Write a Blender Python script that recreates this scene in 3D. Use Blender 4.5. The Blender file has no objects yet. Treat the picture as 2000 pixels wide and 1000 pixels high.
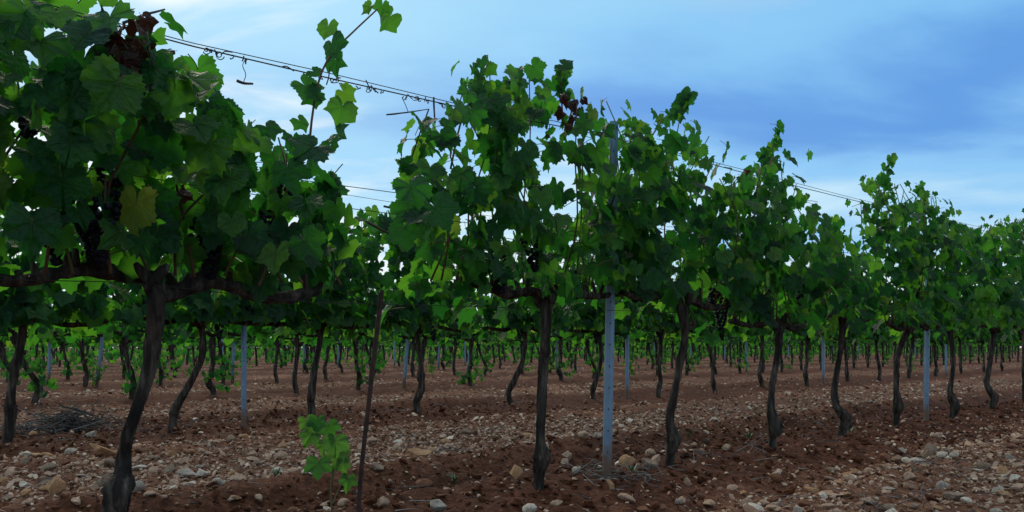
import bpy, math, random
import numpy as np
from mathutils import Matrix, Vector
R = math.radians
sc = bpy.context.scene
COL = sc.collection

# ------------------------------------------------------------------ camera, sky, sun, exposure
F, H, HY = 1700.0, 0.62, 678.0            # focal length in photo pixels, eye height, horizon row of the photo
cam_d = bpy.data.cameras.new('camera'); cam = bpy.data.objects.new('camera', cam_d); COL.objects.link(cam)
cam_d.sensor_width = 36; cam_d.lens = 36 * F / 2000; cam_d.shift_y = (HY - 500) / 2000
cam_d.clip_start = 0.05; cam_d.clip_end = 2000
cam.location = (0, 0, H); cam.rotation_euler = (R(90), 0, 0)
sc.camera = cam
SUN_EL, SUN_AZ = 34.0, -22.0              # azimuth from +Y, towards +X
world = bpy.data.worlds.new('World'); sc.world = world; world.use_nodes = True
def build_world():
    nt = world.node_tree; nt.nodes.clear(); N = nt.nodes.new; L = nt.links.new
    out = N('ShaderNodeOutputWorld'); bg = N('ShaderNodeBackground')
    sky = N('ShaderNodeTexSky'); sky.sky_type = 'NISHITA'; sky.sun_disc = False
    sky.sun_elevation = R(SUN_EL); sky.sun_rotation = R(SUN_AZ); sky.dust_density = 2.0
    skys = N('ShaderNodeVectorMath'); skys.operation = 'SCALE'; skys.inputs['Scale'].default_value = 0.09
    L(sky.outputs[0], skys.inputs[0])
    tc = N('ShaderNodeTexCoord'); sep = N('ShaderNodeSeparateXYZ'); L(tc.outputs['Generated'], sep.inputs[0])
    # cloud layer: direction projected on a plane overhead
    zz = N('ShaderNodeMath'); zz.operation = 'MAXIMUM'; zz.inputs[1].default_value = 0.0; L(sep.outputs[2], zz.inputs[0])
    za = N('ShaderNodeMath'); za.operation = 'ADD'; za.inputs[1].default_value = 0.16; L(zz.outputs[0], za.inputs[0])
    iv = N('ShaderNodeMath'); iv.operation = 'DIVIDE'; iv.inputs[0].default_value = 1.0; L(za.outputs[0], iv.inputs[1])
    pr = N('ShaderNodeVectorMath'); pr.operation = 'SCALE'; L(tc.outputs['Generated'], pr.inputs[0]); L(iv.outputs[0], pr.inputs['Scale'])
    mp = N('ShaderNodeMapping'); mp.inputs['Location'].default_value = (3.1, 0.35, 0); mp.inputs['Rotation'].default_value = (0, 0, R(-28)); mp.inputs['Scale'].default_value = (0.55, 1.0, 0.35)
    L(pr.outputs[0], mp.inputs[0])
    n1 = N('ShaderNodeTexNoise'); n1.inputs['Scale'].default_value = 0.9; n1.inputs['Detail'].default_value = 8; n1.inputs['Roughness'].default_value = 0.54; n1.inputs['Distortion'].default_value = 0.5
    L(mp.outputs[0], n1.inputs['Vector'])
    # height of the cloud base: pale by the horizon, a slate blue belt above, thinner and paler higher up
    nd = N('ShaderNodeMath'); nd.operation = 'MULTIPLY_ADD'; nd.inputs[1].default_value = 0.34; nd.inputs[2].default_value = -0.17; L(n1.outputs['Fac'], nd.inputs[0])
    ax = N('ShaderNodeMath'); ax.operation = 'MULTIPLY_ADD'; ax.inputs[1].default_value = 0.03; ax.inputs[2].default_value = 0.0; L(sep.outputs[0], ax.inputs[0]); nd2 = N('ShaderNodeMath'); nd2.operation = 'ADD'; L(nd.outputs[0], nd2.inputs[0]); L(ax.outputs[0], nd2.inputs[1])
    s1 = N('ShaderNodeMath'); s1.operation = 'ADD'; L(zz.outputs[0], s1.inputs[0]); L(nd2.outputs[0], s1.inputs[1])
    cr = N('ShaderNodeValToRGB'); L(s1.outputs[0], cr.inputs[0])
    e = cr.color_ramp; e.interpolation = 'EASE'
    e.elements[0].position = 0.0; e.elements[0].color = (0.86, 0.93, 1.0, 1)
    e.elements[1].position = 1.0; e.elements[1].color = (0.60, 0.60, 0.62, 1)
    for p, c in ((0.11, (0.56, 0.82, 1.0)), (0.175, (0.27, 0.60, 0.96)), (0.25, (0.115, 0.345, 0.80)), (0.34, (0.24, 0.58, 0.95)), (0.46, (0.58, 0.72, 0.84))):
        q = e.elements.new(p); q.color = (*c, 1)
    # paler veil, thicker on the sun's side
    n2 = N('ShaderNodeTexNoise'); n2.inputs['Scale'].default_value = 2.1; n2.inputs['Detail'].default_value = 6; n2.inputs['Roughness'].default_value = 0.5
    L(mp.outputs[0], n2.inputs['Vector'])
    a2 = N('ShaderNodeMath'); a2.operation = 'MULTIPLY_ADD'; a2.inputs[1].default_value = -0.85; L(sep.outputs[0], a2.inputs[0]); L(n2.outputs['Fac'], a2.inputs[2])
    mr = N('ShaderNodeMapRange'); mr.interpolation_type = 'SMOOTHSTEP'; mr.inputs['From Min'].default_value = 0.28; mr.inputs['From Max'].default_value = 0.85; mr.inputs['To Max'].default_value = 0.9
    L(a2.outputs[0], mr.inputs['Value'])
    mx = N('ShaderNodeMix'); mx.data_type = 'RGBA'; L(mr.outputs[0], mx.inputs['Factor']); L(cr.outputs[0], mx.inputs['A']); mx.inputs['B'].default_value = (0.36, 0.72, 0.97, 1)
    # white cloud edges, most of them low and on the sun's side
    n3 = N('ShaderNodeTexNoise'); n3.inputs['Scale'].default_value = 2.6; n3.inputs['Detail'].default_value = 7; n3.inputs['Roughness'].default_value = 0.55; n3.inputs['Distortion'].default_value = 0.4; L(mp.outputs[0], n3.inputs['Vector'])
    w1 = N('ShaderNodeMath'); w1.operation = 'MULTIPLY_ADD'; w1.inputs[1].default_value = -0.38; L(sep.outputs[0], w1.inputs[0]); L(n3.outputs['Fac'], w1.inputs[2])
    w2 = N('ShaderNodeMath'); w2.operation = 'MULTIPLY_ADD'; w2.inputs[1].default_value = -0.8; L(zz.outputs[0], w2.inputs[0]); L(w1.outputs[0], w2.inputs[2])
    w3 = N('ShaderNodeMapRange'); w3.interpolation_type = 'SMOOTHSTEP'; w3.inputs['From Min'].default_value = 0.33; w3.inputs['From Max'].default_value = 0.56; w3.inputs['To Max'].default_value = 0.95; L(w2.outputs[0], w3.inputs['Value'])
    wx = N('ShaderNodeMix'); wx.data_type = 'RGBA'; L(w3.outputs[0], wx.inputs['Factor']); L(mx.outputs['Result'], wx.inputs['A']); wx.inputs['B'].default_value = (0.84, 0.95, 1.0, 1); mx = wx
    m2 = N('ShaderNodeMix'); m2.data_type = 'RGBA'; m2.inputs['Factor'].default_value = 0.92; L(skys.outputs[0], m2.inputs['A']); L(mx.outputs['Result'], m2.inputs['B'])
    L(m2.outputs['Result'], bg.inputs[0]); bg.inputs[1].default_value = 1.0
    L(bg.outputs[0], out.inputs[0])
build_world()
sun_d = bpy.data.lights.new('sun', 'SUN'); sun = bpy.data.objects.new('sun', sun_d); COL.objects.link(sun)
sun_d.energy = 1.5; sun_d.angle = R(25); sun_d.color = (1.0, 0.86, 0.66)
sd = Vector((math.sin(R(SUN_AZ)) * math.cos(R(SUN_EL)), math.cos(R(SUN_AZ)) * math.cos(R(SUN_EL)), math.sin(R(SUN_EL))))
sun.rotation_euler = (-sd).to_track_quat('-Z', 'Y').to_euler()
vs = sc.view_settings; vs.view_transform = 'Standard'; vs.look = 'None'; vs.exposure = 0.0; vs.gamma = 1.0; vs.use_curve_mapping = False
cy = sc.cycles; cy.max_bounces = 8; cy.diffuse_bounces = 4; cy.glossy_bounces = 3; cy.transmission_bounces = 5; cy.transparent_max_bounces = 6
cy.use_denoising = True; cy.sample_clamp_indirect = 6

# ------------------------------------------------------------------ layout of the vineyard
U = np.array([0.691, 0.7228]); U /= np.linalg.norm(U)          # direction of the rows on the ground
NRM = np.array([-U[1], U[0]])                                   # away from the camera, across the rows
C1, PITCH, SLOT = 2.49, 3.9, 1.094                              # first row's distance, row pitch, vine spacing
def row_c(k): return C1 + PITCH * (k - 1) - (0.06 if k == 2 else 0)
def row_at(px, k, off=0.0):                                     # depth where the sight line of a photo column meets row k
    r = (px - 1000) / F
    return (row_c(k) + off) / (NRM[0] * r + NRM[1])
def P(px, py, D): return np.array([(px - 1000) / F * D, D, H + (HY - py) / F * D])
def on_row(px, k): D = row_at(px, k); return np.array([(px - 1000) / F * D, D])
def px_of(x, y): return 1000 + F * x / y

def hash2(ix, iy, s):
    v = np.sin(ix * 127.1 + iy * 311.7 + s * 74.7) * 43758.5453
    return v - np.floor(v)
def vnoise(x, y, s=0):
    ix = np.floor(x); iy = np.floor(y); fx = x - ix; fy = y - iy
    fx = fx * fx * (3 - 2 * fx); fy = fy * fy * (3 - 2 * fy)
    a = hash2(ix, iy, s); b = hash2(ix + 1, iy, s); c = hash2(ix, iy + 1, s); d = hash2(ix + 1, iy + 1, s)
    return (a * (1 - fx) + b * fx) * (1 - fy) + (c * (1 - fx) + d * fx) * fy
def fbm(x, y, o=4, s=0):
    t = 0; a = 0.5
    for i in range(o):
        t = t + a * (vnoise(x, y, s + i) - 0.5); x = x * 2.03 + 3.1; y = y * 2.03 + 1.7; a *= 0.5
    return t
def row_ds(x, y):                                               # signed distance to the nearest row, the tilled band follows it
    n = x * NRM[0] + y * NRM[1]
    q = (n - C1 - 0.9) / PITCH
    return (q - np.round(q)) * PITCH + 0.9
def tilled(x, y):
    d = row_ds(x, y) + 0.4 * fbm(x * 1.3, y * 1.3, 3, 5)
    d = (d + 1.05) % PITCH - 1.05
    s = lambda a: 1 / (1 + np.exp(-a))
    return s((d + 0.5) * 9) * s((1.2 - d) * 7)
def ground_h(x, y):
    x = np.asarray(x, float); y = np.asarray(y, float)
    d = row_ds(x, y); t = tilled(x, y)
    fade = np.clip(1.5 - np.hypot(x, y) / 40, 0.0, 1)
    h = 0.05 * np.exp(-((d - 0.1) / 0.42) ** 2) - 0.065 * np.exp(-((d - 0.72) / 0.17) ** 2) + 0.06 * np.exp(-((d - 1.12) / 0.15) ** 2) - 0.04 * np.exp(-((d + 0.55) / 0.13) ** 2) + 0.03 * np.exp(-((d + 0.9) / 0.15) ** 2) - 0.045
    h = h + 0.06 * fbm(x * 0.5, y * 0.5, 2, 1) + fade * (0.045 * fbm(x * 2.2, y * 2.2, 3, 2) + (0.025 + 0.05 * t) * fbm(x * 7, y * 7, 3, 3) + (0.02 + 0.02 * t) * fbm(x * 21, y * 21, 2, 4))
    return h
def gz(x, y): return float(ground_h(np.array([x]), np.array([y]))[0])

# ------------------------------------------------------------------ mesh helpers
def make_mesh(name, V, faces, mats, midx=None, smooth=True, blade=None):
    """faces: list of int arrays (n,3) / (n,4)"""
    V = np.asarray(V, np.float32)
    fs = [np.asarray(f, np.int32) for f in (faces if isinstance(faces, list) else [faces]) if len(f)]
    me = bpy.data.meshes.new(name)
    me.vertices.add(len(V)); me.vertices.foreach_set('co', V.ravel())
    loops = np.concatenate([f.ravel() for f in fs]); me.loops.add(len(loops)); me.loops.foreach_set('vertex_index', loops)
    cnt = np.concatenate([np.full(len(f), f.shape[1], np.int32) for f in fs])
    st = np.concatenate([[0], np.cumsum(cnt)[:-1]]).astype(np.int32)
    me.polygons.add(len(cnt)); me.polygons.foreach_set('loop_start', st)
    for m in mats: me.materials.append(m)
    if midx is not None: me.polygons.foreach_set('material_index', np.asarray(midx, np.int32))
    me.polygons.foreach_set('use_smooth', np.full(len(cnt), smooth, bool))
    if blade is not None: me.attributes.new('blade', 'FLOAT_VECTOR', 'POINT').data.foreach_set('vector', np.asarray(blade, np.float32).ravel())
    me.update(calc_edges=True); me.validate()
    return me
def link(name, data, parent=None, loc=None, mat=None):
    o = bpy.data.objects.new(name, data); COL.objects.link(o)
    if parent is not None: o.parent = parent
    if loc is not None: o.location = loc
    if mat is not None: o.matrix_local = mat
    return o
def tag(o, label=None, cat=None, group=None, kind=None):
    for k, v in (('label', label), ('category', cat), ('group', group), ('kind', kind)):
        if v: o[k] = v
    return o
def smooth_path(pts, n):
    p = np.asarray(pts, float); k = len(p)
    q = np.vstack([2 * p[0] - p[1], p, 2 * p[-1] - p[-2]])
    t = np.linspace(0, k - 1 - 1e-6, n); i = t.astype(int); f = (t - i)[:, None]
    a, b, c, d = q[i], q[i + 1], q[i + 2], q[i + 3]
    return 0.5 * (2 * b + (c - a) * f + (2 * a - 5 * b + 4 * c - d) * f ** 2 + (3 * b - a - 3 * c + d) * f ** 3)
def tube(path, rad, sides=8, bark=0.0, rng=None, cap=True):
    path = np.asarray(path, float); n = len(path); rad = np.broadcast_to(np.asarray(rad, float), (n,))
    t = np.gradient(path, axis=0); t /= np.linalg.norm(t, axis=1)[:, None] + 1e-9
    up = np.array([1.0, 0, 0]) if abs(t[0][0]) < 0.8 else np.array([0, 1.0, 0])
    fr = []
    a = np.cross(t[0], up); a /= np.linalg.norm(a)
    for i in range(n):
        a = a - t[i] * a.dot(t[i]); a /= np.linalg.norm(a) + 1e-9
        fr.append((a.copy(), np.cross(t[i], a)))
    A = np.array([f[0] for f in fr]); B = np.array([f[1] for f in fr])
    th = np.linspace(0, 2 * np.pi, sides, endpoint=False)
    rr = np.ones((n, sides))
    if bark > 0:
        s = np.concatenate([[0], np.cumsum(np.linalg.norm(np.diff(path, axis=0), axis=1))])[:, None]
        ph = rng.uniform(0, 6, 6); tw = rng.uniform(2, 5) * rng.choice([-1, 1])
        ang = th[None, :] + tw * s
        rr = 1 + bark * (0.5 * np.sin(3 * ang + ph[0]) + 0.45 * np.sin(7 * ang + ph[1] + 3 * np.sin(9 * s + ph[2])) + 0.35 * np.sin(11 * ang + ph[3] + 17 * s) + 0.5 * np.sin(22 * s + ph[4] + 2 * np.sin(th + ph[5])) * 0.5 + rng.uniform(-.2, .2, (n, sides)))
        m = max(3, n // 7); st = rng.uniform(-1, 1, (m, sides)); ti = np.linspace(0, m - 1.001, n); i0 = ti.astype(int); fr_ = (ti - i0)[:, None]; rr += bark * .75 * (st[i0] * (1 - fr_) + st[i0 + 1] * fr_)
        for kk in range(5):
            a0 = rng.uniform(0, 6.28); s0 = rng.uniform(0, s[-1, 0]); da = np.angle(np.exp(1j * (th[None, :] - a0))); rr += 0.42 * np.exp(-(da / .55) ** 2 - ((s - s0) / .022) ** 2)
    V = path[:, None, :] + (rad[:, None] * rr)[:, :, None] * (np.cos(th)[None, :, None] * A[:, None, :] + np.sin(th)[None, :, None] * B[:, None, :])
    V = V.reshape(-1, 3)
    i = np.arange(n - 1)[:, None] * sides; j = np.arange(sides)[None, :]; j2 = (j + 1) % sides
    Q = np.stack([i + j, i + j2, i + sides + j2, i + sides + j], -1).reshape(-1, 4)
    T = np.zeros((0, 3), int)
    if cap:
        V = np.vstack([V, path[0], path[-1]]); c0 = n * sides; jj = np.arange(sides); j3 = (jj + 1) % sides
        T = np.vstack([np.stack([np.full(sides, c0), j3, jj], 1), np.stack([np.full(sides, c0 + 1), (n - 1) * sides + jj, (n - 1) * sides + j3], 1)])
    return V, Q, T
class Acc:                                                       # collects shapes of one part
    def __init__(s): s.V = []; s.Q = []; s.T = []; s.n = 0; s.mq = []; s.mt = []
    def add(s, V, Q=None, T=None, m=0):
        s.V.append(V)
        if Q is not None and len(Q): s.Q.append(np.asarray(Q) + s.n); s.mq.append(np.full(len(Q), m))
        if T is not None and len(T): s.T.append(np.asarray(T) + s.n); s.mt.append(np.full(len(T), m))
        s.n += len(V)
    def mesh(s, name, mats, smooth=True, off=(0, 0, 0), blade=None):
        fs = []; mi = []
        if s.Q: fs.append(np.vstack(s.Q)); mi.append(np.concatenate(s.mq))
        if s.T: fs.append(np.vstack(s.T)); mi.append(np.concatenate(s.mt))
        return make_mesh(name, np.vstack(s.V) - np.asarray(off), fs, mats, np.concatenate(mi), smooth, blade)
def ico(sub):
    import bmesh
    b = bmesh.new(); bmesh.ops.create_icosphere(b, subdivisions=sub, radius=1)
    V = np.array([v.co[:] for v in b.verts]); T = np.array([[v.index for v in f.verts] for f in b.faces]); b.free()
    return V, T

# ------------------------------------------------------------------ materials
def nodes(name):
    m = bpy.data.materials.new(name); m.use_nodes = True
    nt = m.node_tree; b = nt.nodes['Principled BSDF']
    return m, nt, nt.nodes.new, nt.links.new, b
def ramp(N, stops, interp='LINEAR'):
    r = N('ShaderNodeValToRGB'); e = r.color_ramp; e.interpolation = interp
    e.elements[0].position = stops[0][0]; e.elements[0].color = (*stops[0][1], 1)
    e.elements[1].position = stops[-1][0]; e.elements[1].color = (*stops[-1][1], 1)
    for p, c in stops[1:-1]: q = e.elements.new(p); q.color = (*c, 1)
    return r
def noise(N, L, scale, detail=4, rough=0.55, coord='Object', stretch=None):
    tc = N('ShaderNodeTexCoord'); n = N('ShaderNodeTexNoise'); n.inputs['Scale'].default_value = scale; n.inputs['Detail'].default_value = detail; n.inputs['Roughness'].default_value = rough
    if stretch:
        mp = N('ShaderNodeMapping'); mp.inputs['Scale'].default_value = stretch; L(tc.outputs[coord], mp.inputs[0]); L(mp.outputs[0], n.inputs['Vector'])
    else: L(tc.outputs[coord], n.inputs['Vector'])
    return n
def bump(N, L, src, b, strength, dist):
    bp = N('ShaderNodeBump'); bp.inputs['Strength'].default_value = strength; bp.inputs['Distance'].default_value = dist
    L(src, bp.inputs['Height']); L(bp.outputs[0], b.inputs['Normal']); return bp
def rnd_value(N, L):                                             # one random number per leaf or stone, single or joined
    oi = N('ShaderNodeObjectInfo'); ge = N('ShaderNodeNewGeometry')
    a = N('ShaderNodeMath'); a.operation = 'ADD'; L(oi.outputs['Random'], a.inputs[0]); L(ge.outputs['Random Per Island'], a.inputs[1])
    f = N('ShaderNodeMath'); f.operation = 'FRACT'; L(a.outputs[0], f.inputs[0]); return f.outputs[0], ge, oi
def leaf_material(name, front, back, trans, tw=0.38, vein=(0.075, 0.15, 0.05, 1)):
    m, nt, N, L, b = nodes(name)
    rv, ge, oi = rnd_value(N, L)
    fr = ramp(N, front); L(rv, fr.inputs[0]); bk = ramp(N, back); L(rv, bk.inputs[0]); tr = ramp(N, trans); L(rv, tr.inputs[0])
    mx = N('ShaderNodeMix'); mx.data_type = 'RGBA'; L(ge.outputs['Backfacing'], mx.inputs['Factor']); L(fr.outputs[0], mx.inputs['A']); L(bk.outputs[0], mx.inputs['B'])
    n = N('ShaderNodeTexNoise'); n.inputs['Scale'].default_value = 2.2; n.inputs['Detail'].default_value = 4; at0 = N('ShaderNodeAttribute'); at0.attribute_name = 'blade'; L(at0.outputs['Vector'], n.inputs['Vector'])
    at = N('ShaderNodeAttribute'); at.attribute_name = 'blade'; sx = N('ShaderNodeSeparateXYZ'); L(at.outputs['Vector'], sx.inputs[0])
    an = N('ShaderNodeMath'); an.operation = 'ARCTAN2'; L(sx.outputs[0], an.inputs[0]); L(sx.outputs[1], an.inputs[1])     # main veins fan out one radian apart
    pp = N('ShaderNodeMath'); pp.operation = 'PINGPONG'; pp.inputs[1].default_value = 0.5; L(an.outputs[0], pp.inputs[0])
    ln = N('ShaderNodeVectorMath'); ln.operation = 'LENGTH'; L(at.outputs['Vector'], ln.inputs[0])
    dv = N('ShaderNodeMath'); dv.operation = 'MULTIPLY'; L(pp.outputs[0], dv.inputs[0]); L(ln.outputs['Value'], dv.inputs[1])
    vm = N('ShaderNodeMapRange'); vm.interpolation_type = 'SMOOTHSTEP'; vm.inputs['From Min'].default_value = 0.035; vm.inputs['From Max'].default_value = 0.004; vm.inputs['To Max'].default_value = 0.45; L(dv.outputs[0], vm.inputs['Value'])
    vx = N('ShaderNodeMix'); vx.data_type = 'RGBA'; L(vm.outputs[0], vx.inputs['Factor']); L(mx.outputs['Result'], vx.inputs['A']); vx.inputs['B'].default_value = vein; mx = vx
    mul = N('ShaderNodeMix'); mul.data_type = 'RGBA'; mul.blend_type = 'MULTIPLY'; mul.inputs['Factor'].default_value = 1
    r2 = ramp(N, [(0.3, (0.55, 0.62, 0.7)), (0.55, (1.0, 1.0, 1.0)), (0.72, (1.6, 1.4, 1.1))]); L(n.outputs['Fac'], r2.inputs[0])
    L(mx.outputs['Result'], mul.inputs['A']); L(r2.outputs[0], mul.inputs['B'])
    sp = N('ShaderNodeMath'); sp.operation = 'MULTIPLY_ADD'; sp.inputs[1].default_value = 0.34; L(ln.outputs['Value'], sp.inputs[0]); sn = N('ShaderNodeTexNoise'); sn.inputs['Scale'].default_value = 3.4; sn.inputs['Detail'].default_value = 5; sn.inputs['Roughness'].default_value = .65; L(sn.outputs['Fac'], sp.inputs[2])   # withered spots, most towards the margin
    so = N('ShaderNodeVectorMath'); so.operation = 'ADD'; L(at.outputs['Vector'], so.inputs[0]); sc_ = N('ShaderNodeCombineXYZ'); s9 = N('ShaderNodeMath'); s9.operation = 'MULTIPLY'; s9.inputs[1].default_value = 73; L(rv, s9.inputs[0]); L(s9.outputs[0], sc_.inputs[2]); L(sc_.outputs[0], so.inputs[1]); L(so.outputs[0], sn.inputs['Vector'])
    sm = N('ShaderNodeMapRange'); sm.interpolation_type = 'SMOOTHSTEP'; sm.inputs['From Min'].default_value = 0.90; sm.inputs['From Max'].default_value = 0.99; sm.inputs['To Max'].default_value = 0.5; L(sp.outputs[0], sm.inputs['Value'])
    bx_ = N('ShaderNodeMix'); bx_.data_type = 'RGBA'; L(sm.outputs[0], bx_.inputs['Factor']); L(mul.outputs['Result'], bx_.inputs['A']); bx_.inputs['B'].default_value = (0.07, 0.042, 0.018, 1); L(bx_.outputs['Result'], b.inputs['Base Color'])
    b.inputs['Roughness'].default_value = 0.46; b.inputs['Specular IOR Level'].default_value = 0.28
    of = N('ShaderNodeVectorMath'); of.operation = 'ADD'; L(at.outputs['Vector'], of.inputs[0]); cx = N('ShaderNodeCombineXYZ'); r9 = N('ShaderNodeMath'); r9.operation = 'MULTIPLY'; r9.inputs[1].default_value = 40; L(rv, r9.inputs[0]); L(r9.outputs[0], cx.inputs[2]); L(cx.outputs[0], of.inputs[1])
    n2 = N('ShaderNodeTexNoise'); n2.inputs['Scale'].default_value = 4.5; n2.inputs['Detail'].default_value = 3; L(of.outputs[0], n2.inputs['Vector'])
    ad = N('ShaderNodeMath'); ad.operation = 'MULTIPLY_ADD'; ad.inputs[1].default_value = -0.6; L(vm.outputs[0], ad.inputs[0]); L(n2.outputs['Fac'], ad.inputs[2]); bump(N, L, ad.outputs[0], b, 1.0, 0.02)
    t = N('ShaderNodeBsdfTranslucent'); L(tr.outputs[0], t.inputs['Color'])
    ms = N('ShaderNodeMixShader'); ms.inputs[0].default_value = tw; L(b.outputs[0], ms.inputs[1]); L(t.outputs[0], ms.inputs[2])
    L(ms.outputs[0], nt.nodes['Material Output'].inputs['Surface']); return m
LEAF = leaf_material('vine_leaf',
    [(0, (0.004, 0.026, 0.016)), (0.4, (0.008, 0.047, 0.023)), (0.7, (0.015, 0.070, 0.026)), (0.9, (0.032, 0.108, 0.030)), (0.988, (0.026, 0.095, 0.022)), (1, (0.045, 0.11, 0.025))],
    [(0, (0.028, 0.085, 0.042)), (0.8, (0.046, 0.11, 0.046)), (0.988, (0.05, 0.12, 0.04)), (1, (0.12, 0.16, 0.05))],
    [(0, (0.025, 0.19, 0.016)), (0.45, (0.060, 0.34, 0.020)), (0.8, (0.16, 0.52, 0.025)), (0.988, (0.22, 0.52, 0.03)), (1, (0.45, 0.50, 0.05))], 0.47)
DRY = leaf_material('dry_leaf', [(0, (0.035, 0.014, 0.012)), (0.6, (0.07, 0.026, 0.018)), (1, (0.12, 0.055, 0.03))], [(0, (0.06, 0.03, 0.025)), (1, (0.11, 0.06, 0.045))], [(0, (0.10, 0.03, 0.015)), (1, (0.15, 0.05, 0.02))], 0.12, (0.05, 0.025, 0.018, 1))
YLEAF = leaf_material('young_leaf', [(0, (0.022, 0.085, 0.030)), (0.6, (0.038, 0.125, 0.034)), (1, (0.10, 0.22, 0.045))], [(0, (0.07, 0.15, 0.07)), (1, (0.12, 0.22, 0.07))], [(0, (0.08, 0.34, 0.03)), (1, (0.26, 0.55, 0.05))], 0.4)
def simple(name, stops, scale=12, rough=0.8, bmp=0.4, bd=0.01, metal=0.0, spec=0.4, stretch=None, detail=5):
    m, nt, N, L, b = nodes(name)
    n = noise(N, L, scale, detail, 0.6, 'Object', stretch); r = ramp(N, stops); L(n.outputs['Fac'], r.inputs[0]); L(r.outputs[0], b.inputs['Base Color'])
    b.inputs['Roughness'].default_value = rough; b.inputs['Metallic'].default_value = metal; b.inputs['Specular IOR Level'].default_value = spec
    if bmp: bump(N, L, n.outputs['Fac'], b, bmp, bd)
    return m
BARK = simple('vine_bark', [(0.32, (0.008, 0.006, 0.005)), (0.48, (0.030, 0.022, 0.018)), (0.58, (0.070, 0.056, 0.044)), (0.72, (0.15, 0.13, 0.105))], 34, 0.9, 1.0, 0.02, stretch=(1, 1, 0.16), detail=7, spec=0.25)
CANE = simple('vine_cane', [(0.3, (0.06, 0.026, 0.02)), (0.7, (0.13, 0.065, 0.035))], 20, 0.6, 0.2, 0.003)
GREENCANE = simple('green_cane', [(0.3, (0.07, 0.11, 0.03)), (0.7, (0.13, 0.10, 0.04))], 14, 0.55, 0.1, 0.003)
PETIOLE = simple('leaf_stalk', [(0.3, (0.11, 0.09, 0.04)), (0.7, (0.16, 0.06, 0.04))], 14, 0.5, 0)
DEADWOOD = simple('dead_wood', [(0.3, (0.035, 0.028, 0.026)), (0.7, (0.12, 0.10, 0.09))], 30, 0.9, 0.4, 0.003)
TWIG = simple('grey_twig', [(0.3, (0.10, 0.085, 0.078)), (0.7, (0.30, 0.27, 0.25))], 8, 0.9, 0.2, 0.003)
WIRE = simple('rusty_wire', [(0.35, (0.028, 0.022, 0.022)), (0.65, (0.075, 0.05, 0.042))], 60, 0.6, 0, metal=0.35)
RUST = simple('rusty_iron', [(0.3, (0.022, 0.013, 0.012)), (0.6, (0.06, 0.028, 0.022)), (0.8, (0.11, 0.048, 0.03))], 40, 0.85, 0.5, 0.002)
STEEL = simple('galvanised_steel', [(0.3, (0.13, 0.21, 0.30)), (0.55, (0.185, 0.275, 0.385)), (0.75, (0.24, 0.34, 0.46))], 7, 0.5, 0, metal=0.35)
def steel_soil():
    nt = STEEL.node_tree; N = nt.nodes.new; L = nt.links.new; b = nt.nodes['Principled BSDF']   # soil splashed on the foot
    src = b.inputs['Base Color'].links[0].from_socket
    tc = N('ShaderNodeTexCoord'); sp = N('ShaderNodeSeparateXYZ'); L(tc.outputs['Object'], sp.inputs[0])
    n = noise(N, L, 30, 4); a = N('ShaderNodeMath'); a.operation = 'MULTIPLY_ADD'; a.inputs[1].default_value = 0.16; L(n.outputs['Fac'], a.inputs[0]); L(sp.outputs[2], a.inputs[2])
    mr = N('ShaderNodeMapRange'); mr.inputs['From Min'].default_value = 0.28; mr.inputs['From Max'].default_value = 0.16; L(a.outputs[0], mr.inputs['Value'])
    mx = N('ShaderNodeMix'); mx.data_type = 'RGBA'; L(mr.outputs[0], mx.inputs['Factor']); L(src, mx.inputs['A']); mx.inputs['B'].default_value = (0.13, 0.08, 0.055, 1); L(mx.outputs['Result'], b.inputs['Base Color'])
    mm = N('ShaderNodeMath'); mm.operation = 'MULTIPLY_ADD'; mm.inputs[1].default_value = -0.35; mm.inputs[2].default_value = 0.35; L(mr.outputs[0], mm.inputs[0]); L(mm.outputs[0], b.inputs['Metallic'])
steel_soil()
HOLE = simple('punched_hole', [(0.3, (0.008, 0.008, 0.009)), (0.7, (0.015, 0.014, 0.014))], 9, 0.9, 0)
GRAPE = simple('black_grape', [(0.35, (0.003, 0.003, 0.006)), (0.65, (0.009, 0.009, 0.02))], 45, 0.55, 0, spec=0.2)
GRASS = simple('weed_leaf', [(0.3, (0.05, 0.12, 0.045)), (0.7, (0.10, 0.20, 0.08))], 9, 0.6, 0)
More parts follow.
